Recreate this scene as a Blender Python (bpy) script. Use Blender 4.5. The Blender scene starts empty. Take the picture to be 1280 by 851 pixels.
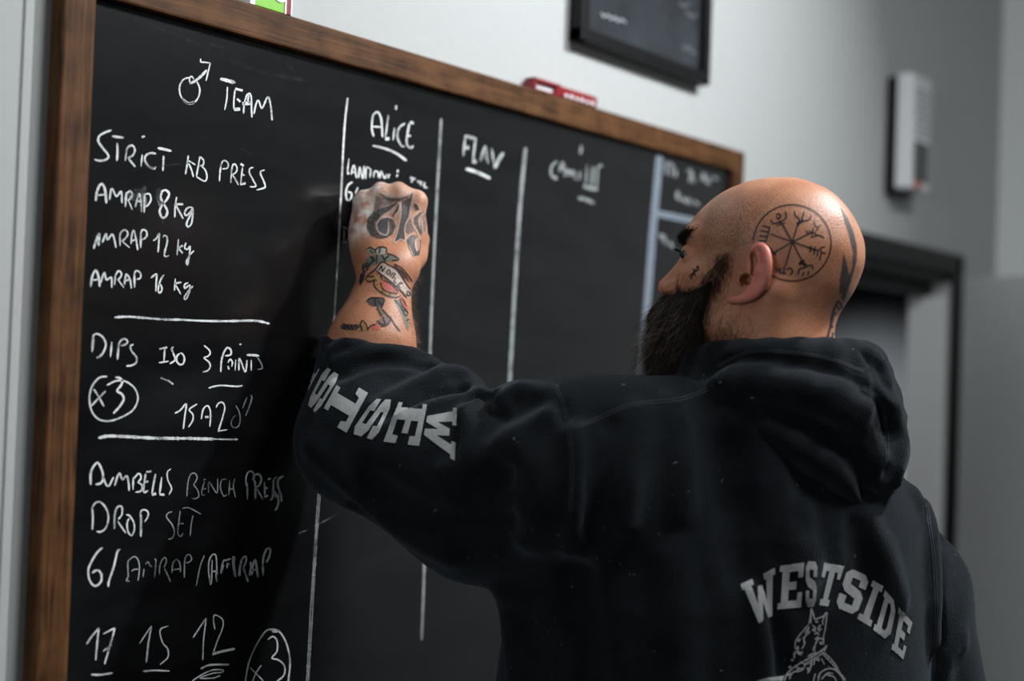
import bpy, bmesh, math, random
import numpy as np
from mathutils import Vector, Matrix
from mathutils.bvhtree import BVHTree
from mathutils.geometry import delaunay_2d_cdt

SC = bpy.context.scene
COL = SC.collection
random.seed(7)
RNG = np.random.default_rng(11)

# ------------------------------------------------------------------ camera
W, H = 1280, 851
FPX = 1778.0
ALPHA, PITCH, ROLL = math.radians(37.6), math.radians(1.29), 0.036
CAM = np.array([0.0, -1.30, 1.67])
_F = np.array([math.cos(PITCH) * math.cos(ALPHA), math.cos(PITCH) * math.sin(ALPHA), math.sin(PITCH)])
_R0 = np.array([math.sin(ALPHA), -math.cos(ALPHA), 0.0])
_U0 = np.cross(_R0, _F)
_R = _R0 * math.cos(ROLL) + _U0 * math.sin(ROLL)
_U = _U0 * math.cos(ROLL) - _R0 * math.sin(ROLL)
cd = bpy.data.cameras.new('camera')
cam = bpy.data.objects.new('camera', cd)
COL.objects.link(cam)
cd.sensor_width = 36.0
cd.lens = FPX / W * 36.0
cd.clip_start = 0.05
cd.dof.use_dof = True
cd.dof.focus_distance = 1.66
cd.dof.aperture_fstop = 1.9
cam.matrix_world = Matrix(((_R[0], _U[0], -_F[0], CAM[0]), (_R[1], _U[1], -_F[1], CAM[1]),
                           (_R[2], _U[2], -_F[2], CAM[2]), (0, 0, 0, 1)))
SC.camera = cam

# ------------------------------------------------------------------ light and exposure
SC.view_settings.view_transform = 'Standard'
SC.view_settings.look = 'None'
SC.view_settings.gamma = 1.0
SC.view_settings.use_curve_mapping = False
SC.view_settings.exposure = 0.0
wd = bpy.data.worlds.new('world')
SC.world = wd
wd.use_nodes = True
wd.node_tree.nodes['Background'].inputs[0].default_value = (0.75, 0.86, 1.0, 1)
wd.node_tree.nodes['Background'].inputs[1].default_value = 0.012


def lamp(name, loc, target, power, size, color, size_y=None, spread=180):
    d = bpy.data.lights.new(name, 'AREA')
    d.energy = power
    d.size = size
    d.color = color
    d.shape = 'RECTANGLE' if size_y else 'DISK'
    if size_y:
        d.size_y = size_y
    d.spread = math.radians(spread)
    o = bpy.data.objects.new(name, d)
    COL.objects.link(o)
    o.location = loc
    o.rotation_euler = (Vector(target) - Vector(loc)).to_track_quat('-Z', 'Y').to_euler()
    return o


lamp('ceiling_spot', (2.38, -1.28, 3.12), (1.1, 0.0, 1.5), 22, 0.15, (0.95, 0.98, 1.0), spread=122)
lamp('ceiling_panel', (1.50, -1.55, 3.12), (1.45, -0.9, 1.5), 27, 0.6, (0.97, 0.98, 1.0), 0.25)
lamp('left_side_fill', (-5.6, -1.7, 2.0), (2.0, -0.6, 1.8), 80, 1.3, (0.93, 0.97, 1.0), 1.1)  # added light from the left, no window behind it; brightens right wall and door
lamp('hall_fill', (4.35, 1.15, 2.75), (5.3, 1.0, 0.5), 13.0, 0.15, (0.9, 0.95, 1.0), spread=60)  # added unseen light, its narrow cone fades out up the hall wall


# ------------------------------------------------------------------ pixel helpers (used to place real geometry)
def ray(px, py):
    return _F + _R * ((px - W / 2) / FPX) - _U * ((py - H / 2) / FPX)


def P(px, py, z):
    return CAM + ray(px, py) * z


def on_y(px, py, y):
    d = ray(px, py)
    return CAM + d * ((y - CAM[1]) / d[1])


def project(p):
    q = np.asarray(p, float) - CAM
    z = q @ _F
    return np.stack([W / 2 + FPX * (q @ _R) / z, H / 2 - FPX * (q @ _U) / z, z], -1)


# ------------------------------------------------------------------ materials
def new_mat(name):
    m = bpy.data.materials.new(name)
    m.use_nodes = True
    return m, m.node_tree.nodes, m.node_tree.links, m.node_tree.nodes['Principled BSDF']


def simple(name, col, rough=0.6, noise=0.0, scale=30, bump=0.0, metallic=0.0, spec=0.5, sheen=0.0, stretch=None):
    m, n, l, b = new_mat(name)
    b.inputs['Base Color'].default_value = (*col, 1)
    b.inputs['Roughness'].default_value = rough
    b.inputs['Metallic'].default_value = metallic
    b.inputs['Specular IOR Level'].default_value = spec
    b.inputs['Sheen Weight'].default_value = sheen
    if noise or bump:
        tc = n.new('ShaderNodeTexCoord')
        mp = n.new('ShaderNodeMapping')
        if stretch:
            mp.inputs['Scale'].default_value = stretch
        nt = n.new('ShaderNodeTexNoise')
        nt.inputs['Scale'].default_value = scale
        nt.inputs['Detail'].default_value = 6
        l.new(tc.outputs['Object'], mp.inputs['Vector'])
        l.new(mp.outputs['Vector'], nt.inputs['Vector'])
        if noise:
            cr = n.new('ShaderNodeValToRGB')
            cr.color_ramp.elements[0].position = 0.3
            cr.color_ramp.elements[1].position = 0.7
            cr.color_ramp.elements[0].color = (*[c * (1 - noise) for c in col], 1)
            cr.color_ramp.elements[1].color = (*[min(1, c * (1 + noise)) for c in col], 1)
            l.new(nt.outputs['Fac'], cr.inputs['Fac'])
            l.new(cr.outputs['Color'], b.inputs['Base Color'])
        if bump:
            bp = n.new('ShaderNodeBump')
            bp.inputs['Strength'].default_value = bump
            bp.inputs['Distance'].default_value = 0.002
            l.new(nt.outputs['Fac'], bp.inputs['Height'])
            l.new(bp.outputs['Normal'], b.inputs['Normal'])
    return m


def wood_mat(name, along):
    m, n, l, b = new_mat(name)
    tc = n.new('ShaderNodeTexCoord')
    mp = n.new('ShaderNodeMapping')
    mp.inputs['Scale'].default_value = (1.5, 30, 30) if along == 'x' else (30, 30, 1.5)
    nt = n.new('ShaderNodeTexNoise')
    nt.inputs['Scale'].default_value = 5
    nt.inputs['Detail'].default_value = 8
    nt.inputs['Distortion'].default_value = 1.2
    big = n.new('ShaderNodeTexNoise')
    big.inputs['Scale'].default_value = 26
    big.inputs['Detail'].default_value = 3
    mx = n.new('ShaderNodeMath')
    mx.operation = 'MULTIPLY_ADD'
    mx.inputs[1].default_value = 0.6
    l.new(tc.outputs['Object'], mp.inputs['Vector'])
    l.new(tc.outputs['Object'], big.inputs['Vector'])
    l.new(mp.outputs['Vector'], nt.inputs['Vector'])
    l.new(nt.outputs['Fac'], mx.inputs[0])
    md = n.new('ShaderNodeMath')
    md.operation = 'MULTIPLY'
    md.inputs[1].default_value = 0.4
    l.new(big.outputs['Fac'], md.inputs[0])
    l.new(md.outputs[0], mx.inputs[2])
    cr = n.new('ShaderNodeValToRGB')
    cr.color_ramp.elements[0].position = 0.36
    cr.color_ramp.elements[0].color = (0.036, 0.0145, 0.0055, 1)
    cr.color_ramp.elements[1].position = 0.66
    cr.color_ramp.elements[1].color = (0.150, 0.066, 0.024, 1)
    l.new(mx.outputs[0], cr.inputs['Fac'])
    l.new(cr.outputs['Color'], b.inputs['Base Color'])
    b.inputs['Roughness'].default_value = 0.6
    b.inputs['Specular IOR Level'].default_value = 0.15
    bp = n.new('ShaderNodeBump')
    bp.inputs['Strength'].default_value = 0.2
    bp.inputs['Distance'].default_value = 0.001
    l.new(nt.outputs['Fac'], bp.inputs['Height'])
    l.new(bp.outputs['Normal'], b.inputs['Normal'])
    return m


def chalk_mat(name, col, density):
    """dry chalk: broken up by the board's grain"""
    m, n, l, b = new_mat(name)
    b.inputs['Base Color'].default_value = (*col, 1)
    b.inputs['Roughness'].default_value = 0.95
    b.inputs['Specular IOR Level'].default_value = 0.1
    tc = n.new('ShaderNodeTexCoord')
    nt = n.new('ShaderNodeTexNoise')
    nt.inputs['Scale'].default_value = 900
    nt.inputs['Detail'].default_value = 2
    n2 = n.new('ShaderNodeTexNoise')
    n2.inputs['Scale'].default_value = 55
    n2.inputs['Detail'].default_value = 2
    ad = n.new('ShaderNodeMath')
    ad.operation = 'MULTIPLY_ADD'
    ad.inputs[1].default_value = 0.55
    ml = n.new('ShaderNodeMath')
    ml.operation = 'MULTIPLY'
    ml.inputs[1].default_value = 0.45
    l.new(tc.outputs['Object'], nt.inputs['Vector'])
    l.new(tc.outputs['Object'], n2.inputs['Vector'])
    l.new(n2.outputs['Fac'], ml.inputs[0])
    l.new(nt.outputs['Fac'], ad.inputs[0])
    l.new(ml.outputs[0], ad.inputs[2])
    mr = n.new('ShaderNodeMapRange')
    c = 0.5 + (0.5 - density) * 0.45
    mr.inputs['From Min'].default_value = c - 0.09
    mr.inputs['From Max'].default_value = c + 0.09
    l.new(ad.outputs[0], mr.inputs['Value'])
    l.new(mr.outputs['Result'], b.inputs['Alpha'])
    return m


# ------------------------------------------------------------------ mesh helpers
def link(name, me, mat=None, parent=None, smooth=False):
    o = bpy.data.objects.new(name, me)
    COL.objects.link(o)
    if mat:
        me.materials.append(mat)
    if parent:
        o.parent = parent
    if smooth:
        me.polygons.foreach_set('use_smooth', np.ones(len(me.polygons), bool))
    return o


def raw_mesh(name, verts, faces):
    me = bpy.data.meshes.new(name)
    me.from_pydata([tuple(map(float, v)) for v in verts], [], [tuple(map(int, f)) for f in faces])
    me.update()
    return me


def box(bm, lo, hi, bevel=0.0, seg=2):
    lo, hi = Vector(lo), Vector(hi)
    r = bmesh.ops.create_cube(bm, size=1.0)
    vs = r['verts']
    for v in vs:
        v.co = Vector((lo[i] + (hi[i] - lo[i]) * (v.co[i] + 0.5) for i in range(3)))
    if bevel:
        es = list({e for v in vs for e in v.link_edges})
        bmesh.ops.bevel(bm, geom=es, offset=bevel, segments=seg, affect='EDGES', profile=0.5)


def boxes(name, specs, mat, parent=None, bevel=0.0):
    bm = bmesh.new()
    for s in specs:
        box(bm, s[0], s[1], s[2] if len(s) > 2 else bevel)
    bmesh.ops.recalc_face_normals(bm, faces=bm.faces)
    me = bpy.data.meshes.new(name)
    bm.to_mesh(me)
    bm.free()
    return link(name, me, mat, parent)


def thing(name, label, cat, loc=(0, 0, 0)):
    o = bpy.data.objects.new(name, None)
    COL.objects.link(o)
    o.location = loc
    o['label'] = label
    o['category'] = cat
    bpy.context.view_layer.update()
    return o


def world_of(o):
    m = o.matrix_basis.copy()
    return world_of(o.parent) @ o.matrix_parent_inverse @ m if o.parent else m


def adopt(parent, *obs):
    """parent objects built in world space under a thing, keeping them where they are"""
    for o in obs:
        o.parent = parent
        o.matrix_parent_inverse = world_of(parent).inverted()
    return obs[0]


def structure(o, label=None):
    o['kind'] = 'structure'
    if label:
        o['label'] = label
    return o


def catmull(pts, step=1.2):
    pts = np.asarray(pts, float)
    if len(pts) < 3:
        n = max(2, int(np.linalg.norm(pts[-1] - pts[0]) / step / 3) + 1)
        t = np.linspace(0, 1, n)[:, None]
        return pts[0] * (1 - t) + pts[-1] * t
    q = np.vstack([2 * pts[0] - pts[1], pts, 2 * pts[-1] - pts[-2]])
    out = []
    for i in range(1, len(q) - 2):
        p0, p1, p2, p3 = q[i - 1], q[i], q[i + 1], q[i + 2]
        n = max(2, int(np.linalg.norm(p2 - p1) / step))
        for t in np.linspace(0, 1, n, endpoint=False):
            out.append(0.5 * ((2 * p1) + (-p0 + p2) * t + (2 * p0 - 5 * p1 + 4 * p2 - p3) * t * t
                              + (-p0 + 3 * p1 - 3 * p2 + p3) * t ** 3))
    out.append(pts[-1])
    return np.array(out)


def sharp_line(pts, step=1.2):
    pts = np.asarray(pts, float)
    out = []
    for a, b in zip(pts[:-1], pts[1:]):
        n = max(1, int(np.linalg.norm(b - a) / step))
        for t in np.linspace(0, 1, n, endpoint=False):
            out.append(a + (b - a) * t)
    out.append(pts[-1])
    return np.array(out)


def stroke_outline(pts, w, jitter=0.0, taper=True):
    """left / right edges of a stroke in the plane it is drawn on"""
    d = np.gradient(pts, axis=0)
    d /= np.linalg.norm(d, axis=1)[:, None] + 1e-9
    nrm = np.stack([-d[:, 1], d[:, 0]], 1)
    k = np.ones(len(pts))
    if taper and len(pts) > 3:
        k[0] = k[-1] = 0.45
        k[1] = k[-2] = 0.8
    hw = w * 0.5 * k * (1 + jitter * RNG.standard_normal(len(pts)))
    return pts - nrm * hw[:, None], pts + nrm * hw[:, None]
# ------------------------------------------------------------------ room shell
YW = 0.0                      # face of the wall that carries the board
YB, YF = -0.013, -0.024       # board surface, front of the wooden frame
XR = 3.80                     # right wall
ZC = 3.20
DX0, DX1, DZ = 2.60, 3.47, float(on_y(1187, 343, 0)[2])   # doorway
M_wall = simple('wall_paint', (0.45, 0.467, 0.462), 0.75, 0.02, 60, 0.04)
M_floor = simple('floor_rubber', (0.05, 0.052, 0.055), 0.7, 0.25, 120)
M_far = simple('far_wall_paint', (0.10, 0.105, 0.11), 0.8, 0.05, 40)
M_ceil = simple('ceiling_paint', (0.30, 0.31, 0.31), 0.9, 0.02, 40)
M_door = simple('door_paint', (0.72, 0.75, 0.75), 0.45, 0.03, 40)
M_dark = simple('dark_steel', (0.008, 0.009, 0.0095), 0.5, 0.1, 60, spec=0.25)
M_jamb = simple('jamb_paint', (0.80, 0.82, 0.81), 0.5, 0.02, 60)
M_hall_low = simple('hall_wall_lit', (0.30, 0.31, 0.31), 0.7, 0.05, 30)  # faint light on the lower hall wall put into a paler colour
M_hall_top = simple('hall_wall_shaded', (0.13, 0.135, 0.14), 0.8, 0.1, 30)  # dimness of the upper hall put into a darker wall colour

XL, YBK = -6.0, -4.6
structure(boxes('floor', [((XL, YBK, -0.1), (XR, 0.1, 0))], M_floor))
structure(boxes('ceiling', [((XL, YBK, ZC), (XR, 0.1, ZC + 0.1))], M_ceil))
structure(boxes('wall_back', [((XL, YW, 0), (DX0, 0.1, ZC)), ((DX1, YW, 0), (XR, 0.1, ZC)), ((DX0, YW, DZ), (DX1, 0.1, ZC))], M_wall))
structure(boxes('wall_right', [((XR, YBK, 0), (XR + 0.1, 0.1, ZC))], simple('wall_paint_lit', (0.80, 0.83, 0.82), 0.75, 0.02, 60, 0.04)))  # same wall paint lightened, the brighter light on this side is in its colour
structure(boxes('wall_left', [((XL - 0.1, YBK, 0), (XL, 0.1, ZC))], M_far))
structure(boxes('wall_front', [((XL, YBK - 0.1, 0), (XR, YBK, ZC))], M_far))
# hallway behind the door
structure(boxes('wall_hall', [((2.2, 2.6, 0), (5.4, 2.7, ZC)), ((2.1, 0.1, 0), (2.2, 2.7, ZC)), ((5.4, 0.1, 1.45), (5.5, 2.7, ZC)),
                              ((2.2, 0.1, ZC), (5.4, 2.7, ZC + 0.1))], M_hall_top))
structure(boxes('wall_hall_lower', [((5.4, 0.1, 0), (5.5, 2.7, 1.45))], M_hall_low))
structure(boxes('floor_hall', [((2.2, 0.1, -0.1), (5.4, 2.7, 0))], M_floor))

# door frame: dark steel casing, pale jamb lining, open grey leaf
structure(boxes('trim_1', [((DX1 - 0.0, -0.018, 0), (DX1 + 0.045, 0.0, DZ + 0.05), .004), ((DX0 - 0.05, -0.018, DZ), (DX1 + 0.045, 0.0, DZ + 0.05), .004),
                           ((DX0 - 0.05, -0.018, 0), (DX0, 0.0, DZ + 0.05), .004), ((DX0, 0.0, DZ - 0.02), (DX1, 0.1, DZ), .002),
                           ((DX0, 0.045, DZ - 0.055), (DX1, 0.06, DZ - 0.02), .002)], M_dark), 'dark steel door casing')
structure(boxes('trim_2', [((DX1 - 0.022, 0.004, 0), (DX1, 0.1, DZ - 0.055), .003), ((DX0, 0.004, 0), (DX0 + 0.022, 0.1, DZ - 0.055), .003)],
                M_jamb), 'pale jamb lining of the doorway')


# pale pilaster left of the board, standing a little proud of the wall
PX = float(on_y(44.5, 0, -0.034)[0])
structure(boxes('trim_3', [((PX - 0.7, -0.034, 0), (PX, 0.0, ZC), .002), ((PX - 0.012, -0.036, 0), (PX - 0.006, -0.03, ZC))], M_wall), 'pale pilaster left of the blackboard')


def local_box(name, lo, hi, mat, bevel, parent):
    o = boxes(name, [(lo, hi, bevel)], mat)
    o.parent = parent
    return o


leaf = boxes('door_1', [((0, -0.02, 0.01), (0.84, 0.02, DZ - 0.012), 0.003)], M_door)
leaf.location = (DX1 + 0.012, -0.045, 0)
leaf.rotation_euler = (0, 0, math.radians(180 + 61))
structure(leaf, 'grey door leaf standing open into the room')
hm = bmesh.new()
box(hm, (0.77, -0.075, 1.0), (0.80, -0.02, 1.03), 0.005)
box(hm, (0.66, -0.075, 1.0), (0.80, -0.058, 1.025), 0.006)
box(hm, (0.765, -0.026, 0.93), (0.805, -0.02, 1.10), 0.002)
hme = bpy.data.meshes.new('door_handle')
hm.to_mesh(hme)
hm.free()
link('door_handle', hme, simple('handle_steel', (0.5, 0.5, 0.5), 0.3, metallic=1.0, noise=0.05), leaf)

# ------------------------------------------------------------------ blackboard
def xz(px, py, y=YF):
    p = on_y(px, py, y)
    return float(p[0]), float(p[2])


FX0 = xz(80.2, 0)[0]
FX1 = xz(931, 195)[0]
FZ1 = 0.5 * (xz(400, 27)[1] + xz(860, 171)[1])
FW = 0.040
FZ0 = FZ1 - 1.02
print('frame', FX0, FX1, FZ1, xz(400, 27), xz(860, 171), 'inner', xz(116, 0), xz(400, 65), xz(915, 213))
M_woodx, M_woodz = wood_mat('stained_wood_rail', 'x'), wood_mat('stained_wood_stile', 'z')


def board_mat():
    m, n, l, b = new_mat('slate_black')
    tc = n.new('ShaderNodeTexCoord')
    mp = n.new('ShaderNodeMapping')
    mp.inputs['Rotation'].default_value = (0, 0.5, 0)
    mp.inputs['Scale'].default_value = (2.0, 1, 7.0)
    nt = n.new('ShaderNodeTexNoise')          # wiped chalk dust left in streaks
    nt.inputs['Scale'].default_value = 3.2
    nt.inputs['Detail'].default_value = 7
    nt.inputs['Roughness'].default_value = 0.6
    l.new(tc.outputs['Object'], mp.inputs['Vector'])
    l.new(mp.outputs['Vector'], nt.inputs['Vector'])
    cr = n.new('ShaderNodeValToRGB')
    cr.color_ramp.elements[0].position = 0.35
    cr.color_ramp.elements[0].color = (0.0040, 0.0041, 0.0046, 1)
    cr.color_ramp.elements[1].position = 0.8
    cr.color_ramp.elements[1].color = (0.0105, 0.0108, 0.0115, 1)
    l.new(nt.outputs['Fac'], cr.inputs['Fac'])
    l.new(cr.outputs['Color'], b.inputs['Base Color'])
    b.inputs['Roughness'].default_value = 0.2
    b.inputs['Specular IOR Level'].default_value = 0.5
    return m


blackboard = thing('blackboard', 'large framed blackboard covered in chalk workout notes on the white wall', 'blackboard', (FX0, 0, FZ0))
panel = boxes('writing_surface', [((FX0 + 0.01, YB, FZ0 + 0.01), (FX1 - 0.01, -0.003, FZ1 - 0.01))], board_mat())
adopt(blackboard, panel)
rails = [('frame_rail', (FX0, YF, FZ1 - FW), (FX1, -0.001, FZ1), M_woodx), ('frame_rail', (FX0, YF, FZ0), (FX1, -0.001, FZ0 + FW), M_woodx),
         ('frame_stile', (FX0, YF - .0006, FZ0), (FX0 + FW, -0.001, FZ1), M_woodz), ('frame_stile', (FX1 - FW * .9, YF - .0006, FZ0), (FX1, -0.001, FZ1), M_woodz)]
for nm, lo, hi, mt in rails:
    adopt(blackboard, boxes(nm, [(lo, hi, 0.003)], mt))
# ------------------------------------------------------------------ chalk writing: strokes on the board surface
M_chalk = chalk_mat('chalk_white', (0.78, 0.82, 0.82), 0.66)
M_chalk_thin = chalk_mat('chalk_faint', (0.36, 0.39, 0.39), 0.60)
M_chalk_dim = chalk_mat('chalk_dim', (0.30, 0.325, 0.33), 0.70)
M_chalk_dust = chalk_mat('chalk_smear', (0.40, 0.43, 0.44), 0.26)


def chalk(name, off, sc, strokes, label=None, mat=None, w=2.4, jit=0.10, y=YB - 0.0004, parent=None):
    verts, faces = [], []
    for s in strokes:
        ww = w
        sharp = False
        if isinstance(s, tuple):
            ww = s[0]
            sharp = len(s) > 2
            s = s[1]
        pts = np.array(s, float) / sc + np.array(off, float)
        c = sharp_line(pts) if sharp else catmull(pts)
        L, R_ = stroke_outline(c, ww, jit)
        b0 = len(verts)
        for a, b in zip(L, R_):
            verts.append(on_y(*a, y))
            verts.append(on_y(*b, y))
        for i in range(len(c) - 1):
            faces.append((b0 + 2 * i, b0 + 2 * i + 1, b0 + 2 * i + 3, b0 + 2 * i + 2))
    o = link(name, raw_mesh(name, verts, faces), mat or M_chalk)
    if label:
        o['label'] = label
    return adopt(parent or blackboard, o)


A = 8.507
chalk('chalk_male_symbol', (210, 60), A, [
    [(225, 312), (165, 335), (128, 395), (122, 450), (140, 520), (185, 575), (235, 590), (290, 570), (328, 510), (338, 440), (322, 385), (300, 350)],
    (3.0, [(150, 535), (190, 575), (235, 590), (285, 575)]),
    (3.2, [(230, 380), (290, 350), (340, 310), (385, 265), (412, 232)]),
    [(235, 380), (228, 330), (240, 303), (262, 310), (275, 335)],
    (1.9, [(347, 112), (347, 148), (440, 157)], 1), (1.9, [(440, 155), (448, 165), (425, 260), (404, 350)])], w=2.0)
chalk('chalk_lettering', (210, 60), A, [
    (4.2, [(555, 327), (640, 348), (715, 370)]), (1.9, [(632, 412), (625, 540), (602, 660)]),
    [(712, 445), (700, 570), (702, 655)], (3.0, [(715, 433), (795, 452)]), (2.6, [(735, 540), (770, 572)]), (4.0, [(702, 655), (768, 648)]),
    [(802, 698), (812, 590), (835, 510), (865, 482), (885, 520), (888, 620), (892, 740)], (4.0, [(790, 590), (880, 588)]),
    [(860, 500), (850, 560), (880, 590)],
    [(914, 702), (935, 600), (962, 558), (1000, 640), (1060, 520), (1090, 600), (1108, 770)]], 'chalk word TEAM', w=2.1)
B = 10.633
chalk('chalk_lettering', (110, 155), B, [
    [(310, 82), (220, 115), (150, 160), (138, 230), (190, 310), (255, 390), (272, 440), (225, 478), (150, 487), (85, 470)],
    (3.2, [(320, 162), (395, 172), (475, 183)]), [(388, 250), (392, 360), (384, 490)],
    [(496, 492), (515, 330)], [(505, 375), (530, 310), (590, 285), (622, 340), (600, 410), (540, 450), (530, 458)], [(530, 450), (580, 510), (630, 570)],
    [(722, 405), (705, 562)], (2.6, [(715, 175), (755, 160)]),
    (2.6, [(905, 395), (840, 385), (780, 410), (755, 460), (780, 530), (830, 578), (880, 585)]), (3.4, [(820, 570), (880, 592), (905, 565)]),
    (3.2, [(925, 318), (1010, 335), (1110, 360)]), (2.4, [(1006, 420), (1000, 520), (996, 625)])], 'chalk word STRICT', w=2.5)
chalk('chalk_lettering', (220, 180), B, [
    [(165, 150), (148, 270), (125, 405)], [(150, 215), (200, 240), (260, 278)], [(160, 240), (205, 340), (232, 440)],
    [(320, 160), (300, 270), (272, 430)], [(318, 165), (365, 215), (360, 280), (305, 290)], [(335, 290), (385, 340), (412, 420), (400, 480), (370, 492), (272, 435)],
    [(600, 260), (585, 380), (577, 495)], [(592, 300), (620, 230), (660, 222), (695, 265), (680, 320), (615, 330)],
    [(742, 330), (728, 515)], [(735, 380), (750, 290), (780, 265), (810, 310), (800, 370), (750, 410)], [(755, 410), (790, 470), (830, 545)],
    [(885, 310), (870, 430), (858, 545)], (2.6, [(858, 262), (900, 290)]), [(880, 400), (912, 420)], (2.8, [(862, 535), (925, 520)]),
    [(1030, 310), (985, 325), (975, 380), (1020, 470), (1060, 560), (980, 568)],
    [(1180, 345), (1130, 360), (1125, 400), (1165, 490), (1185, 570), (1130, 595), (1070, 612)]], 'chalk words KB PRESS', w=2.0)
chalk('chalk_lettering', (105, 220), A, [
    (2.8, [(125, 265), (140, 160), (180, 85), (220, 130), (238, 290)]), [(140, 205), (235, 195)],
    [(270, 255), (295, 135), (345, 215), (395, 165), (405, 290)],
    (2.8, [(440, 330), (450, 170)]), [(450, 190), (490, 160), (515, 200), (480, 250), (460, 260)], [(470, 250), (515, 360)],
    [(545, 330), (570, 230), (590, 190), (605, 270), (612, 385)], [(560, 270), (605, 265)],
    (2.6, [(640, 390), (645, 190)]), [(645, 195), (695, 190), (712, 250), (680, 310), (650, 325)],
    (2.8, [(840, 275), (815, 230), (830, 165), (870, 150), (905, 190), (880, 250), (830, 310), (805, 375), (830, 440), (870, 430), (885, 370), (850, 300), (825, 265)]),
    [(985, 220), (970, 330), (965, 440)], (2.4, [(970, 300), (1055, 300)]), [(975, 305), (1020, 390), (1055, 455)],
    [(1150, 330), (1100, 340), (1070, 390), (1090, 420), (1140, 370), (1155, 330)], [(1160, 340), (1155, 430), (1140, 510), (1105, 540), (1092, 500), (1130, 420), (1165, 365)]],
    'chalk line AMRAP 8 kg', w=2.2)
chalk('chalk_smudge', (105, 220), A, [(8, [(560, 130), (550, 230), (570, 300), (590, 380)]), (9, [(625, 95), (625, 200), (640, 320)]), (7, [(500, 150), (500, 260)]),
      (6, [(800, 130), (790, 230), (830, 330)]), (6, [(840, 440), (850, 500)])], 'smeared chalk dust', mat=M_chalk_dust)
chalk('chalk_lettering', (105, 285), A, [
    (2.6, [(103, 220), (130, 130), (160, 60), (160, 120), (155, 190)]), (2.4, [(115, 155), (165, 140)]),
    [(195, 155), (235, 60), (250, 125), (300, 65), (325, 130), (340, 210)],
    [(385, 190), (380, 60)], [(375, 90), (405, 30), (450, 25), (465, 70), (430, 120), (400, 135)], [(400, 135), (485, 208)],
    [(500, 170), (510, 70), (528, 25), (550, 100), (572, 235)], [(505, 140), (555, 120)],
    (2.6, [(603, 210), (605, 50)]), [(600, 70), (620, 20), (660, 30), (668, 80), (640, 115), (610, 120)],
    [(735, 135), (770, 110), (800, 60), (795, 160), (788, 260)], [(838, 105), (850, 80), (880, 90), (885, 150), (860, 250), (860, 300), (905, 293)],
    [(1005, 115), (990, 290)], [(995, 215), (1050, 185)], [(1000, 210), (1050, 268)],
    [(1085, 155), (1070, 210), (1100, 225), (1125, 190)], [(1130, 190), (1120, 290), (1100, 390), (1092, 350), (1130, 280), (1170, 240)]],
    'chalk line AMRAP 12 kg', w=2.1)
chalk('chalk_lettering', (105, 285), A, [
    (2.6, [(70, 625), (90, 510), (125, 450), (155, 520), (168, 625)]), [(80, 555), (160, 545)],
    [(175, 590), (215, 475), (240, 550), (290, 525), (295, 635)],
    [(325, 605), (335, 490)], [(335, 500), (370, 455), (400, 490), (375, 540), (350, 550)], [(360, 545), (425, 635)],
    [(430, 605), (440, 520), (455, 490), (490, 550), (505, 645)], [(440, 560), (490, 545)],
    (2.6, [(538, 635), (535, 480)]), [(530, 490), (560, 452), (600, 480), (600, 530), (560, 545)],
    [(710, 530), (770, 490), (768, 580), (765, 675)], [(850, 495), (815, 550), (790, 640), (800, 690), (828, 660), (820, 610), (790, 600)],
    [(972, 535), (962, 665)], [(965, 590), (1035, 575)], [(970, 595), (1030, 705)],
    [(1110, 580), (1070, 600), (1075, 640), (1125, 600)], [(1130, 600), (1120, 680), (1085, 755), (1065, 740), (1110, 670), (1160, 615)]],
    'chalk line AMRAP 16 kg', w=2.1)
chalk('chalk_rule', (105, 385), B, [(2.6, [(405, 122), (600, 115), (800, 130), (1050, 150), (1276, 155), (1600, 170), (1900, 173), (2130, 168), (2300, 170), (2470, 208)])],
      'upper horizontal chalk divider', jit=.2)
chalk('chalk_lettering', (105, 385), B, [
    (2.8, [(108, 585), (125, 380)]), [(115, 400), (135, 355), (190, 345), (260, 400), (290, 490), (255, 590), (200, 650), (165, 657)],
    (2.5, [(370, 450), (352, 650)]), (3.2, [(460, 500), (445, 685)]), [(455, 540), (475, 450), (535, 408), (580, 445), (545, 485), (490, 498)],
    [(660, 480), (615, 510), (640, 580), (695, 650), (695, 720), (640, 760), (560, 770)],
    (2.6, [(1000, 545), (1105, 522)]), [(1075, 530), (1062, 710)], (2.6, [(995, 727), (1125, 705)]),
    [(1190, 515), (1165, 545), (1195, 620), (1210, 690), (1140, 740)], [(1276, 600), (1235, 640), (1235, 710), (1275, 750), (1320, 735), (1335, 670), (1310, 610), (1280, 595)]],
    'chalk words DIPS ISO', w=2.3)
chalk('chalk_lettering', (220, 385), B, [
    [(370, 495), (435, 550), (455, 600), (425, 640), (375, 662), (440, 720), (455, 780), (420, 830), (355, 850)],
    (2.2, [(595, 850), (605, 700), (640, 580), (685, 525), (730, 560), (725, 620), (650, 635)]),
    [(690, 730), (720, 680), (750, 720), (740, 780)], [(690, 770), (705, 815)],
    [(795, 685), (785, 830)], (2.2, [(850, 475), (862, 490)]), [(835, 830), (845, 670), (920, 845), (945, 690)],
    [(1000, 690), (1000, 830)], (2.8, [(940, 622), (1070, 628), (1105, 640)])], 'chalk words 3 POINTS', w=1.9)
chalk('chalk_lettering', (220, 385), B, [[(1080, 650), (1130, 730), (1145, 800), (1080, 815)]], 'faint chalk letter S', w=1.5, mat=M_chalk_thin)
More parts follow.
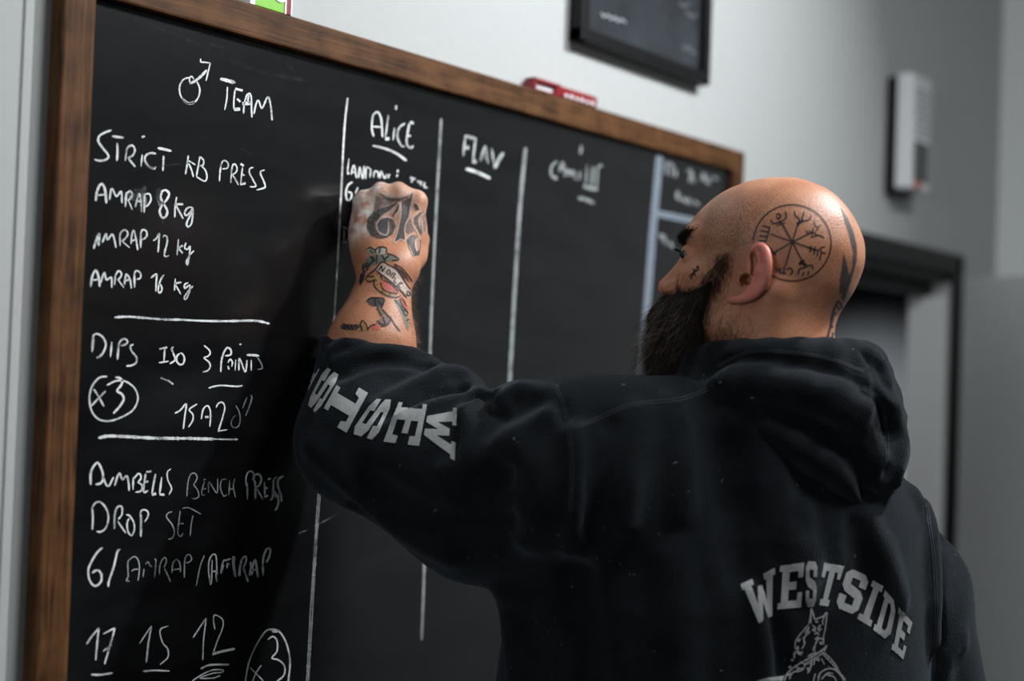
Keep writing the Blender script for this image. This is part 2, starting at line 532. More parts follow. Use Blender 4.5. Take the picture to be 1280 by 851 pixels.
chalk('chalk_circled_number', (100, 455), A, [
    [(290, 132), (215, 140), (150, 200), (110, 290), (102, 400), (130, 510), (190, 580), (270, 605), (360, 595), (480, 545), (570, 480), (615, 380), (600, 290), (550, 225), (470, 180), (380, 180), (285, 225)],
    (2.8, [(375, 140), (425, 150), (450, 190), (430, 235), (395, 285), (445, 320), (465, 370), (430, 440), (355, 525)]),
    [(145, 265), (200, 350), (255, 450)], [(275, 285), (200, 360), (120, 445)]], 'circled chalk x3 under DIPS', w=2.1)
chalk('chalk_rule', (100, 455), A, [(3.6, [(195, 785), (300, 765), (480, 770), (650, 780), (830, 788), (1010, 790), (1150, 790), (1350, 795), (1430, 797)]),
      (1.8, [(1400, 797), (1560, 800), (1680, 800)])], 'lower horizontal chalk divider', jit=.2)
C_ = 9.454
chalk('chalk_underline', (205, 470), C_, [(2.2, [(0, 35), (50, 55), (112, 98)]), (2.2, [(-40, 20), (0, 35)])], w=2.2)
chalk('chalk_underline', (205, 470), C_, [(2.0, [(525, 142), (600, 120), (690, 110), (850, 122), (930, 113)])])
chalk('chalk_lettering', (205, 470), C_, [
    [(125, 440), (190, 405), (262, 330), (245, 480), (228, 625)], [(392, 328), (300, 395), (340, 450), (340, 520), (290, 603)],
    [(440, 510), (465, 390), (515, 350), (545, 400), (550, 480), (542, 600)], (2.6, [(485, 485), (530, 482)]),
    [(615, 375), (640, 325), (690, 310), (718, 370), (695, 480), (645, 640), (650, 655)], [(650, 648), (755, 632)]], 'chalk figures 15 A 2', w=1.9)
chalk('chalk_lettering', (205, 470), C_, [[(850, 345), (890, 430), (900, 520), (880, 590), (830, 610), (795, 570), (810, 500), (850, 462)],
      [(980, 250), (930, 378)], [(1025, 220), (1038, 260), (1005, 370), (965, 470)]], 'faint chalk zero and tick marks', w=1.5, mat=M_chalk_thin)
D = 7.733
chalk('chalk_lettering', (100, 565), D, [
    (2.6, [(103, 315), (105, 200), (140, 125), (175, 105), (210, 170), (225, 250), (200, 300), (150, 312)]),
    (2.2, [(225, 230), (250, 310), (280, 325), (325, 240)]), [(335, 325), (365, 230), (385, 205), (410, 265), (450, 230), (470, 300), (475, 375)],
    (2.6, [(512, 365), (515, 245)]), [(515, 260), (570, 205), (590, 250), (560, 290)], [(555, 290), (600, 320), (590, 375), (535, 388)],
    [(635, 205), (615, 380), (660, 370)], (2.6, [(640, 192), (690, 185)]), [(625, 290), (660, 282)],
    [(730, 210), (705, 340), (695, 410)], (2.8, [(695, 415), (735, 400)]), [(790, 240), (770, 405)], (2.6, [(770, 408), (815, 412)]),
    (1.6, [(880, 160), (845, 195), (850, 270), (885, 350), (860, 412)])], 'chalk word DUMBELLS', w=2.3)
chalk('chalk_lettering', (100, 565), D, [
    (2.4, [(120, 750), (125, 640), (118, 540)]), [(115, 540), (150, 490), (200, 485), (255, 550), (275, 640), (250, 730), (200, 770), (160, 765)],
    (2.5, [(332, 745), (335, 620), (350, 540)]), [(345, 560), (370, 525), (405, 530), (405, 600), (370, 650)], [(365, 665), (400, 720), (445, 785)],
    [(445, 605), (480, 615), (520, 680), (525, 750), (500, 805), (465, 770), (455, 690), (475, 640)],
    (2.6, [(588, 820), (590, 640), (580, 590)]), [(578, 605), (600, 560), (645, 565), (660, 610), (625, 675)]], 'chalk word DROP', w=2.1)
chalk('chalk_lettering', (100, 565), D, [[(895, 575), (850, 590), (838, 630), (890, 700), (912, 770), (890, 830), (850, 842)],
      [(970, 565), (955, 680), (945, 780), (970, 815), (1000, 780)], [(950, 692), (1000, 690)], [(990, 545), (1040, 535), (1090, 555), (1170, 600)], [(1092, 610), (1075, 700), (1065, 810)]],
      'faint chalk word SET', w=1.5, mat=M_chalk_thin)
chalk('chalk_lettering', (220, 570), D, [
    [(105, 390), (115, 260), (140, 180), (180, 165), (205, 210), (170, 275)], [(170, 275), (210, 330), (220, 390), (180, 412), (150, 405)],
    [(275, 245), (250, 330), (255, 375), (285, 370)], [(265, 228), (290, 222)], [(255, 318), (290, 315)], [(315, 355), (320, 250), (395, 355), (402, 215)],
    [(490, 220), (440, 235), (430, 310), (460, 385), (495, 370)], [(520, 230), (510, 380)], [(568, 215), (555, 290), (575, 400)], [(520, 318), (560, 318)]],
    'faint chalk word BENCH', w=1.5, mat=M_chalk_thin)
chalk('chalk_lettering', (220, 570), D, [
    (2.2, [(690, 420), (690, 260)]), (1.5, [(685, 300), (675, 230), (690, 165), (720, 145), (750, 170), (740, 235)]),
    (2.6, [(768, 415), (765, 270), (755, 230)]), (2.2, [(750, 235), (760, 185), (800, 175), (825, 220), (805, 280), (770, 305)]), [(780, 310), (840, 420)],
    (2.2, [(855, 250), (860, 390)]), (2.2, [(890, 225), (915, 215)]), (3, [(865, 310), (885, 305)]), (2.4, [(855, 395), (890, 380)]),
    (2.2, [(980, 200), (945, 230), (940, 330), (930, 410), (908, 422)]), (2.8, [(950, 340), (975, 400)]),
    (2.4, [(1038, 190), (990, 225), (985, 290), (1015, 380), (1018, 440)]), (2.2, [(985, 360), (990, 440), (975, 500), (955, 525)]), (2, [(930, 330), (960, 390)])],
    'bright chalk word PRESS beside faint BENCH', w=2.1)
chalk('chalk_lettering', (95, 675), A, [
    (2.5, [(283, 78), (230, 125), (175, 210), (132, 310), (140, 410), (175, 470), (215, 485), (265, 440), (270, 370), (245, 325), (205, 325), (170, 350)]),
    (2.5, [(470, 95), (440, 125), (405, 270), (350, 440), (345, 500)])], 'chalk figure 6 and slash', w=2.4)
chalk('chalk_lettering', (95, 675), A, [
    [(570, 435), (535, 430), (555, 380), (550, 260), (565, 210), (620, 175), (660, 210), (675, 300), (660, 430)], [(590, 332), (620, 310), (670, 312)],
    [(725, 300), (712, 395)], [(740, 260), (765, 230), (795, 285), (805, 265)], [(830, 200), (850, 215), (835, 395)],
    [(888, 365), (890, 280), (915, 210), (950, 185), (960, 230), (935, 295)], [(940, 300), (975, 370), (1005, 445)],
    [(1020, 350), (1030, 250), (1070, 205), (1105, 250), (1112, 340)], [(1035, 315), (1100, 305)],
    [(1152, 400), (1155, 240), (1170, 170), (1205, 152), (1230, 200), (1200, 235), (1165, 240)]], 'faint chalk word AMRAP', w=1.6, mat=M_chalk_thin)
chalk('chalk_lettering', (225, 675), A, [[(260, 160), (215, 280), (172, 490)]], 'faint chalk slash', w=1.5, mat=M_chalk_thin)
chalk('chalk_lettering', (225, 675), A, [
    (1.7, [(325, 475), (305, 340), (310, 220), (345, 155), (380, 160), (390, 250), (395, 440)]), (1.7, [(335, 470), (342, 210)]), (2, [(340, 335), (400, 325)]), (3, [(385, 340), (395, 440)]),
    [(435, 355), (460, 225), (490, 215), (540, 195)], [(500, 300), (505, 245), (525, 265)], [(440, 350), (465, 260)],
    (2.2, [(555, 175), (580, 185), (575, 270), (592, 395)]), (2.0, [(560, 180), (565, 280), (585, 390)]),
    (3, [(630, 385), (640, 280), (660, 200)]), [(655, 200), (700, 170), (700, 230), (675, 290)], (2.6, [(675, 290), (700, 370), (725, 445)]),
    (2.6, [(740, 380), (755, 290), (750, 230)]), (2.4, [(765, 375), (775, 270), (800, 210), (815, 290), (828, 400)]), [(760, 320), (820, 312)],
    (3.4, [(885, 375), (880, 260)]), (2.4, [(878, 280), (890, 170), (925, 92), (960, 95), (950, 170), (918, 238)])], 'bright chalk word AMRAP', w=2.2)
chalk('chalk_lettering', (95, 751), A, [
    (2.2, [(110, 462), (170, 375), (245, 285)]), [(243, 285), (225, 450), (210, 632)], (2.6, [(290, 350), (415, 285)]), [(415, 285), (370, 450), (303, 672)], (3.0, [(288, 535), (380, 470)]),
    (2.4, [(160, 782), (260, 785), (390, 765)])], 'chalk number 17', w=2.2)
chalk('chalk_lettering', (95, 751), A, [
    [(675, 455), (800, 265)], (2.2, [(803, 265), (770, 450), (748, 655)]), [(980, 265), (895, 310), (920, 440), (975, 510), (975, 600), (895, 675)], (2.0, [(712, 748), (840, 738), (995, 745)])],
    'chalk number 15', w=1.6)
chalk('chalk_lettering', (225, 751), 8.0, [
    [(130, 368), (200, 260), (262, 170)], [(262, 175), (235, 400), (228, 590)], [(350, 285), (335, 190), (350, 140), (425, 185), (425, 270), (370, 410), (325, 545)],
    (3.2, [(330, 530), (420, 505), (550, 478)]), (2.4, [(205, 678), (300, 640), (490, 635)]),
    [(120, 800), (230, 730), (330, 690), (430, 690), (420, 712), (320, 725), (200, 770), (330, 770), (405, 745)]], 'chalk number 12 underlined twice', w=1.7)
chalk('chalk_circled_number', (225, 751), 8.0, [
    (1.9, [(650, 830), (670, 700), (700, 580), (770, 430), (850, 310), (910, 285), (985, 300), (1050, 390), (1090, 520), (1100, 640), (1085, 780), (1070, 840)]),
    (3.0, [(920, 308), (990, 300)]),
    [(880, 385), (930, 355), (970, 400), (970, 500), (920, 570), (985, 590), (1045, 650), (1040, 740), (975, 800), (940, 830)],
    [(700, 665), (830, 795)], [(815, 640), (760, 720), (725, 805)]], 'circled chalk x3 near the board foot', w=1.7)
E_ = 5.671
chalk('chalk_lettering', (420, 110), E_, [
    (2.2, [(268, 345), (255, 290), (262, 200), (295, 170), (320, 220), (330, 350)]), (2.6, [(262, 272), (330, 278)]), (1.9, [(372, 190), (350, 350)]), (4.0, [(350, 362), (378, 358)]),
    (1.8, [(415, 280), (405, 370)]), (4.4, [(420, 138), (432, 138)]), (2.2, [(490, 250), (450, 280), (435, 340), (460, 405), (488, 415)]),
    (2.2, [(520, 250), (500, 380), (525, 425), (550, 410)]), (2.8, [(525, 242), (550, 250)]), (2, [(508, 335), (530, 340)])], 'chalk name ALICE', w=2)
chalk('chalk_underline', (420, 110), E_, [(2.6, [(258, 408), (350, 430), (430, 465), (500, 515)])])
chalk('chalk_lettering', (420, 110), E_, [
    (1.8, [(92, 500), (80, 605)]), (2.4, [(78, 608), (95, 602)]), [(108, 615), (118, 565), (130, 550), (145, 640)], [(112, 595), (140, 600)],
    [(160, 640), (168, 560), (190, 640), (200, 550)], [(210, 645), (215, 565), (245, 580), (240, 635)], [(265, 635), (275, 590), (300, 600), (300, 635)],
    [(310, 640), (320, 590), (345, 640), (360, 610)], [(370, 640), (378, 610)], [(430, 630), (438, 612)], (3.6, [(432, 588), (444, 590)]),
    (2.4, [(525, 635), (560, 645)]), [(545, 640), (535, 670)], [(580, 655), (590, 672)], [(605, 660), (600, 690)], [(630, 665), (625, 700), (650, 705)],
    (2.2, [(118, 665), (85, 690), (70, 740), (80, 795), (105, 785), (110, 745), (80, 735)]), (2.0, [(155, 705), (138, 745)])], 'chalk note being written under ALICE', w=1.9)
chalk('chalk_lettering', (420, 210), 7.093, [(1.8, [(60, 520), (105, 540)]), (1.5, [(72, 540), (70, 650)]), (2.2, [(55, 655), (100, 660)])], 'faint chalk letter I left of the hand', mat=M_chalk_thin)
F_ = 9.458
chalk('chalk_lettering', (560, 150), F_, [
    (2.6, [(205, 195), (180, 430)]), (4.2, [(195, 185), (340, 225)]), (4.2, [(205, 325), (250, 330)]), (2.6, [(325, 225), (295, 480)]), (4.6, [(290, 485), (335, 490)]),
    (3.2, [(380, 490), (440, 300)]), (2.2, [(445, 300), (475, 520)]), (4, [(430, 440), (465, 445)]), (2.2, [(515, 330), (545, 520)]), (4.2, [(550, 570), (600, 470), (655, 385)])],
    'chalk name FLAV', w=2.6, mat=chalk_mat('chalk_soft', (0.52, 0.55, 0.55), 0.66))
chalk('chalk_underline', (560, 150), F_, [(3.6, [(210, 575), (350, 620), (500, 690)])])
G_ = 8.508
chalk('chalk_lettering', (670, 170), G_, [
    (3, [(225, 265), (170, 320), (160, 400), (180, 440)]), (4.5, [(175, 435), (225, 450)]), (4, [(250, 380), (285, 270)]), (3.2, [(290, 290), (300, 380)]), (4, [(310, 430), (325, 350)]),
    (4, [(345, 350), (370, 410), (400, 360)]), (3, [(405, 370), (425, 470)]), (3, [(470, 370), (460, 470)]), (3, [(485, 100), (470, 190)]),
    (2.8, [(545, 300), (530, 520)]), (2.8, [(610, 320), (590, 540)]), (2.8, [(660, 320), (640, 560)]), (3, [(650, 330), (705, 310)]), (5, [(500, 530), (580, 555), (660, 565)])], 'chalk name with three tall strokes beside FLAV', w=3, mat=M_chalk_dim)
chalk('chalk_underline', (670, 170), G_, [(4.4, [(445, 655), (530, 675), (620, 715)])], mat=M_chalk_dim)
I_ = 5.677
chalk('chalk_lettering', (800, 180), I_, [
    (3.4, [(185, 130), (190, 220)]), (3, [(190, 130), (230, 150), (215, 225)]), (3, [(255, 180), (250, 235)]), (3, [(330, 190), (365, 195), (350, 270)]), (3, [(375, 210), (380, 280)]),
    (3, [(430, 265), (450, 210), (470, 280)]), (3, [(490, 220), (490, 290)]), (3, [(520, 235), (550, 250)]),
    (3.4, [(270, 330), (265, 380), (300, 400)]), (3, [(300, 370), (330, 420)]), (3, [(340, 380), (360, 430)]), (3, [(380, 400), (420, 440)]),
    (4.2, [(140, 640), (165, 670)]), (4, [(165, 640), (190, 720)]), (4, [(200, 690), (240, 740)]), (3, [(150, 680), (230, 700)])], 'small chalk notes in the corner column', mat=M_chalk_dim)
# drawn and taped column lines
chalk('chalk_column_line', (0, 0), 1, [(2.3, [(434.5, 122), (430, 170), (424, 290), (416, 420), (401, 590), (392, 720), (384, 860)])], 'first column line, boldest at the foot', jit=.12)
chalk('chalk_column_line', (0, 0), 1, [(3.2, [(414, 440), (401, 590), (392, 720), (384, 860)])], jit=.15)
chalk('chalk_column_line', (0, 0), 1, [(3.4, [(551.5, 148), (544, 290), (538, 430), (531, 690), (527, 800)])], mat=M_chalk_dim, jit=.1)
chalk('chalk_column_line', (0, 0), 1, [(4.6, [(657, 184), (650, 260), (643, 370), (637, 480)])], mat=M_chalk_dim, jit=.1)
M_tape = simple('pale_blue_tape', (0.19, 0.225, 0.27), 0.6, 0.08, 60)
chalk('column_tape', (0, 0), 1, [(9.0, [(824.5, 194), (822, 225), (816, 290), (809, 380), (802, 470)], 1)], 'pale blue tape strip', mat=M_tape, jit=0.02)
chalk('column_tape', (0, 0), 1, [(8.0, [(818, 266), (868, 276), (912, 286)], 1)], 'pale blue crossing tape strip', mat=M_tape, jit=0.02, y=YB - 0.0006)
# old wipe marks
chalk('chalk_smudge', (0, 0), 1, [(5, [(150, 18), (210, 40), (260, 62), (320, 88), (400, 104)]), (4, [(260, 55), (280, 60)]), (4, [(330, 55), (370, 90)]),
      (2.2, [(300, 185), (316, 194)]), (3, [(165, 212), (240, 203)])], 'long wiped chalk streaks', mat=chalk_mat('chalk_wiped', (0.05, 0.052, 0.055), 0.30))
chalk('chalk_smudge', (360, 400), 2.66, [(1.4, [(35, 710), (100, 680), (170, 640)])], 'thin wiped chalk scratch', mat=M_chalk_dust)
# ------------------------------------------------------------------ small things on the board and wall
M_green = simple('green_card', (0.20, 0.52, 0.03), 0.4, 0.1, 80)
M_red = simple('red_plastic', (0.24, 0.005, 0.012), 0.35, 0.1, 60)
M_whitep = simple('white_plastic', (0.75, 0.76, 0.78), 0.4, 0.02, 60)
M_black = simple('black_plastic', (0.005, 0.005, 0.0055), 0.45, 0.1, 60, spec=0.2)
M_greyp = simple('grey_plastic', (0.30, 0.33, 0.34), 0.45, 0.05, 60)

# green packet on the top edge of the board
gx0, gx1 = xz(320, 3)[0], xz(366, 15)[0]
pk = thing('chalk_packet', 'small green and red carton standing on the top left of the blackboard frame', 'carton', (gx0, -0.012, FZ1))
w_ = gx1 - gx0
boxes('carton_body', [((0, -0.010, 0), (w_ * .80, 0.010, 0.075), .001)], M_green, pk)
boxes('carton_end', [((w_ * .80, -0.0103, 0), (w_, 0.0103, 0.075), .001)], M_red, pk)['label'] = 'red end band'
for lo, hi in (((w_ * .80, -0.0108, 0), (w_ * .845, 0.0108, 0.075)), ((w_ * .965, -0.0108, 0.0), (w_ * 1.001, 0.0108, 0.075)), ((-0.008, -0.0108, 0), (0.0, 0.0100, 0.075))):
    boxes('white_edge', [(lo, hi)], M_whitep, pk)
bm = bmesh.new()
for (cx, cz, r, dy) in ((w_ * .66, 0.019, 0.010, 0), (w_ * .25, 0.045, 0.010, 0)):
    bmesh.ops.create_cone(bm, cap_ends=True, segments=24, radius1=r, radius2=r, depth=0.0012,
                          matrix=Matrix.Translation((cx, -0.0104, cz)) @ Matrix.Rotation(math.pi / 2, 4, 'X') @ Matrix.Diagonal((1, .7, 1, 1)))
me = bpy.data.meshes.new('printed_oval')
bm.to_mesh(me); bm.free()
link('printed_oval', me, M_whitep, pk)
bm = bmesh.new()
bmesh.ops.create_cone(bm, cap_ends=True, segments=20, radius1=.0045, radius2=.0045, depth=0.0024,
                      matrix=Matrix.Translation((w_ * .685, -0.0106, 0.021)) @ Matrix.Rotation(math.pi / 2, 4, 'X'))
me = bpy.data.meshes.new('printed_dot')
bm.to_mesh(me); bm.free()
link('printed_dot', me, M_black, pk)

# red marker holder on the board's top edge
rx0, rx1 = xz(669, 106)[0], xz(747, 133)[0]
rh = thing('board_eraser', 'red plastic board eraser with a pale window lying on the blackboard frame', 'eraser', (rx0, -0.012, FZ1))
L_ = rx1 - rx0
Hh = 0.019
bm = bmesh.new()
for lo, hi in (((0, -.011, Hh - .006), (L_ * .40, .009, Hh)), ((0, -.011, 0), (.006, .009, Hh)), ((L_ * .34, -.011, 0), (L_ * .42, .009, Hh)), ((0, -.011, 0), (L_ * .42, .009, .003))):
    box(bm, lo, hi, .0022)
me = bpy.data.meshes.new('handle_loop')
bm.to_mesh(me); bm.free()
link('handle_loop', me, M_red, rh)
boxes('pad_block', [((L_ * .41, -.012, 0), (L_, .010, Hh * .9), .003)], M_red, rh)
boxes('pale_insert', [((.006, -.004, .003), (L_ * .34, .004, Hh - .006), .001)], M_whitep, rh)
bm = bmesh.new()
for k in range(6):
    x0 = L_ * (.46 + .085 * k)
    box(bm, (x0, -.0124, .002), (x0 + L_ * .05, -.0115, .0065 + .0012 * (k % 2)))
me = bpy.data.meshes.new('printed_marks')
bm.to_mesh(me); bm.free()
link('printed_marks', me, M_whitep, rh)

# framed black poster
px0, px1 = xz(723, 48, -.02)[0], xz(884, 106, -.02)[0]
pz0 = 0.5 * (xz(723, 48, -.022)[1] + xz(884, 107, -.022)[1])
ph = 0.42
pw = px1 - px0
pf = thing('framed_poster', 'black framed dark print hanging on the wall above the blackboard', 'picture', (px0, 0, pz0))
fw = 0.021
bm = bmesh.new()
for lo, hi in (((0, -.026, 0), (pw, -.001, fw)), ((0, -.026, ph - fw), (pw, -.001, ph)), ((0, -.0262, 0), (fw, -.001, ph)), ((pw - fw, -.0262, 0), (pw, -.001, ph))):
    box(bm, lo, hi, .002)
me = bpy.data.meshes.new('frame')
bm.to_mesh(me); bm.free()
link('frame', me, M_black, pf)
M_print = simple('dark_print', (0.028, 0.032, 0.038), 0.25, 0.35, 9)
pr = boxes('print', [((fw * .9, -.014, fw * .9), (pw - fw * .9, -.008, ph - fw * .9))], M_print, pf)
M_sig = simple('pale_ink', (0.30, 0.32, 0.34), 0.6, 0.1, 90)


def wall_marks(name, off, sc, strokes, y, parent, w, mat):
    return chalk(name, off, sc, strokes, None, mat, w, 0.05, y, parent)


wall_marks('print_signature', (640, 0), 3.547, [[(395, 55), (410, 75), (425, 65), (440, 85), (455, 75), (470, 95), (485, 85), (505, 103)]], -.0145, pf, 2.2, M_sig)
wall_marks('caption_text', (640, 0), 3.547, [[(755, 200), (770, 218), (785, 208), (800, 230), (820, 235)], [(770, 50), (800, 75), (820, 60)], [(740, 10), (760, 25), (790, 15)]], -.0145, pf, 2.4,
           simple('grey_ink', (0.10, 0.11, 0.12), 0.6, 0.1, 90))

# wall unit right of the poster: dark back shell, white cover
ux = xz(1117, 230)[0]
uz0, uz1 = xz(1122, 236, -.03)[1], xz(1122, 90, -.03)[1]
uw = 0.115
wu = thing('wall_intercom', 'white wall intercom unit with dark back shell and orange light above the doorway', 'intercom', (ux, 0, uz0))
uh = uz1 - uz0
boxes('back_shell', [((-0.002, -.024, -.012), (uw + .002, -.001, uh - .004), .008)], M_black, wu)
boxes('cover', [((0.0, -.062, 0), (uw, -.024, uh), .006)], M_whitep, wu)
bm = bmesh.new()
for k in range(8):
    z0 = uh * (.47 + .055 * k)
    box(bm, (uw * .2, -.0632, z0), (uw * .85, -.0612, z0 + .006), .0008)
me = bpy.data.meshes.new('speaker_grille')
bm.to_mesh(me); bm.free()
link('speaker_grille', me, M_greyp, wu)
boxes('dark_window', [((uw * .16, -.0635, uh * .07), (uw * .88, -.061, uh * .42), .001)], simple('smoked_window', (.05, .06, .062), .3, .1, 40), wu)
M_orange = simple('orange_lens', (0.55, 0.10, 0.04), 0.4, 0.05, 40)
boxes('indicator', [((uw * .22, -.066, uh * .015), (uw * .5, -.061, uh * .075), .002)], M_orange, wu)['label'] = 'orange indicator lens'
# ------------------------------------------------------------------ implicit-surface modelling kit (smooth unions, meshed with surface nets)
f32 = np.float32


def smin(a, b, k):
    h = np.clip(0.5 + 0.5 * (b - a) / k, 0, 1)
    return b + (a - b) * h - k * h * (1 - h)


def smax(a, b, k):
    return -smin(-a, -b, k)


def cone(p, a, b, ra, rb):
    a, b = np.asarray(a, f32), np.asarray(b, f32)
    ab = b - a
    pa = p - a
    t = np.clip((pa @ ab) / f32(ab @ ab), 0, 1)
    return np.linalg.norm(pa - t[:, None] * ab, axis=1) - (f32(ra) + f32(rb - ra) * t)


def chain(p, pts, rads, k=None):
    d = None
    for i in range(len(pts) - 1):
        e = cone(p, pts[i], pts[i + 1], rads[i], rads[i + 1])
        d = e if d is None else (np.minimum(d, e) if k is None else smin(d, e, k))
    return d


def ball(p, c, r):
    return np.linalg.norm(p - np.asarray(c, f32), axis=1) - f32(r)


def ell(p, c, r, rot=None):
    q = p - np.asarray(c, f32)
    if rot is not None:
        q = q @ np.asarray(rot, f32)
    r = np.asarray(r, f32)
    k0 = np.linalg.norm(q / r, axis=1)
    k1 = np.linalg.norm(q / (r * r), axis=1) + 1e-9
    return k0 * (k0 - 1) / k1


def mirror(p):
    q = p.copy()
    q[:, 1] = np.abs(q[:, 1])
    return q


def rotz(a):
    c, s = math.cos(a), math.sin(a)
    return np.array([[c, -s, 0], [s, c, 0], [0, 0, 1]])


def nets(fn, lo, hi, h, blk=8, slack=1.6):
    """surface nets over the box lo..hi with cell h; only blocks near the surface are evaluated finely"""
    lo = np.asarray(lo, float)
    n = [int(math.ceil((b - a) / h / blk)) * blk for a, b in zip(lo, hi)]
    nb = [k // blk for k in n]
    bi = np.stack(np.meshgrid(*[np.arange(k) for k in nb], indexing='ij'), -1).reshape(-1, 3)
    cen = (lo + (bi + 0.5) * blk * h).astype(f32)
    dc = fn(cen)
    vol = np.repeat(np.repeat(np.repeat(dc.reshape(nb), blk, 0), blk, 1), blk, 2).astype(f32)
    act = bi[np.abs(dc) < blk * h * 0.87 * slack]
    off = np.stack(np.meshgrid(*[np.arange(blk)] * 3, indexing='ij'), -1).reshape(-1, 3)
    for s in range(0, len(act), 600):
        idx = (act[s:s + 600, None, :] * blk + off[None]).reshape(-1, 3)
        vol[idx[:, 0], idx[:, 1], idx[:, 2]] = fn((lo + (idx + 0.5) * h).astype(f32))
    ins = vol < 0
    cnt = np.zeros([k - 1 for k in n], np.int16)
    sl = [slice(0, -1), slice(1, None)]
    corners = [(i, j, k) for i in (0, 1) for j in (0, 1) for k in (0, 1)]
    for c in corners:
        cnt += ins[sl[c[0]], sl[c[1]], sl[c[2]]]
    cells = np.argwhere((cnt > 0) & (cnt < 8))
    vid = -np.ones(cnt.shape, np.int64)
    vid[cells[:, 0], cells[:, 1], cells[:, 2]] = np.arange(len(cells))
    cv = {c: vol[cells[:, 0] + c[0], cells[:, 1] + c[1], cells[:, 2] + c[2]] for c in corners}
    acc = np.zeros((len(cells), 3))
    num = np.zeros(len(cells))
    for c in corners:
        for ax in range(3):
            if c[ax] == 0:
                e = list(c)
                e[ax] = 1
                a, b = cv[c], cv[tuple(e)]
                x = (a < 0) != (b < 0)
                t = np.where(x, a / np.where(x, a - b, 1), 0)
                pt = np.array(c, float)[None].repeat(len(cells), 0)
                pt[:, ax] += t
                acc += pt * x[:, None]
                num += x
    verts = lo + (cells + acc / num[:, None] + 0.5) * h
    quads = []
    for ax in range(3):
        u, v = [(1, 2), (2, 0), (0, 1)][ax]
        s0 = [slice(None)] * 3
        s1 = [slice(None)] * 3
        s0[ax], s1[ax] = slice(0, -1), slice(1, None)
        ch = np.argwhere(ins[tuple(s0)] != ins[tuple(s1)])
        ok = (ch[:, u] > 0) & (ch[:, v] > 0) & (ch[:, u] < n[u] - 1) & (ch[:, v] < n[v] - 1)
        ch = ch[ok]
        inside = ins[ch[:, 0], ch[:, 1], ch[:, 2]]

        def at(du, dv):
            q = ch.copy()
            q[:, u] -= du
            q[:, v] -= dv
            return vid[q[:, 0], q[:, 1], q[:, 2]]
        q = np.stack([at(0, 0), at(1, 0), at(1, 1), at(0, 1)], 1)
        q[~inside] = q[~inside][:, ::-1]
        quads.append(q)
    quads = np.vstack(quads)
    quads = quads[(quads >= 0).all(1)]
    # light relaxation along the surface removes the grid's stair marks
    return verts, quads


def relax(verts, quads, it=2, w=0.5):
    a = np.vstack([quads[:, [0, 1]], quads[:, [1, 2]], quads[:, [2, 3]], quads[:, [3, 0]]])
    a = np.vstack([a, a[:, ::-1]])
    deg = np.bincount(a[:, 0], minlength=len(verts)).astype(float)
    for i in range(it):
        for lam in (w, -w * 1.03):
            s = np.stack([np.bincount(a[:, 0], verts[a[:, 1], k], minlength=len(verts)) for k in range(3)], 1)
            verts = verts + lam * (s / np.maximum(deg, 1)[:, None] - verts)
    return verts


def quad_mesh(name, verts, quads):
    me = bpy.data.meshes.new(name)
    me.vertices.add(len(verts))
    me.vertices.foreach_set('co', verts.astype(f32).ravel())
    me.loops.add(len(quads) * 4)
    me.loops.foreach_set('vertex_index', quads.astype(np.int32).ravel())
    me.polygons.add(len(quads))
    me.polygons.foreach_set('loop_start', np.arange(len(quads), dtype=np.int32) * 4)
    me.update(calc_edges=True)
    me.validate()
    return me


def bvh_of(verts, quads):
    return BVHTree.FromPolygons([tuple(v) for v in verts.tolist()], quads.tolist())


def cast(bvh, px, py, lift=0.0):
    d = ray(px, py)
    d = d / np.linalg.norm(d)
    hit, nrm, _, _ = bvh.ray_cast(Vector(CAM), Vector(d))
    if hit is None:
        return None
    hit, nrm = np.array(hit), np.array(nrm)
    if nrm @ d > 0:
        nrm = -nrm
    return hit + nrm * lift


def wave_noise(p, freqs, seed, amp=1.0):
    """smooth pseudo-random field from a few sine waves"""
    r = np.random.default_rng(seed)
    out = np.zeros(len(p), f32)
    for f in freqs:
        for _ in range(4):
            k = r.normal(size=3)
            k *= f / np.linalg.norm(k)
            out += np.sin(p @ k.astype(f32) + f32(r.uniform(0, 6.28))) / f32(4)
    return out * f32(amp / len(freqs))
# ------------------------------------------------------------------ the man at the board
# head frame, centimetres: x towards the nose, y to his left, z up; origin between the ears
HEAD_C = P(961, 352, 1.62)
HEAD_YAW = math.radians(99)
HR = rotz(HEAD_YAW)


def to_head(p):
    return ((p - HEAD_C.astype(f32)) @ HR.astype(f32)) * f32(100)


def from_head(q):
    return HEAD_C + (np.asarray(q, float) / 100) @ HR.T


_prof = np.array([(10.35, 5.5), (9.95, 6.2), (9.3, 7.0), (8.6, 7.95), (7.7, 8.8), (6.1, 10.0), (3.7, 11.1), (.9, 11.7), (-1.6, 11.8), (-4.8, 11.2), (-7.0, 10.0),
                  (-8.8, 8.1), (-10.0, 6.1), (-10.7, 4.1), (-10.75, 2.2), (-10.2, .4), (-9.3, -1.6), (-7.0, -4), (-3, -5.5), (2, -5.0), (6, -3.5), (8.4, -1.5), (9.2, 1.0), (9.5, 3.3), (9.9, 4.4)])
_pc = np.array([-0.5, 3.5])
_pa = np.arctan2(_prof[:, 1] - _pc[1], _prof[:, 0] - _pc[0])
_pr = np.linalg.norm(_prof - _pc, axis=1)
_o = np.argsort(_pa)
_pa, _pr = _pa[_o], _pr[_o]
_pa = np.concatenate([_pa - 2 * np.pi, _pa, _pa + 2 * np.pi])
_pr = np.tile(_pr, 3)
_ga = np.linspace(-np.pi, np.pi, 721)
_gr = np.interp(_ga, _pa, _pr)
_kn = np.exp(-0.5 * (np.arange(-14, 15) / 6.0) ** 2)
_gr = np.convolve(np.concatenate([_gr[-15:-1], _gr, _gr[1:15]]), _kn / _kn.sum(), 'valid')[:721]


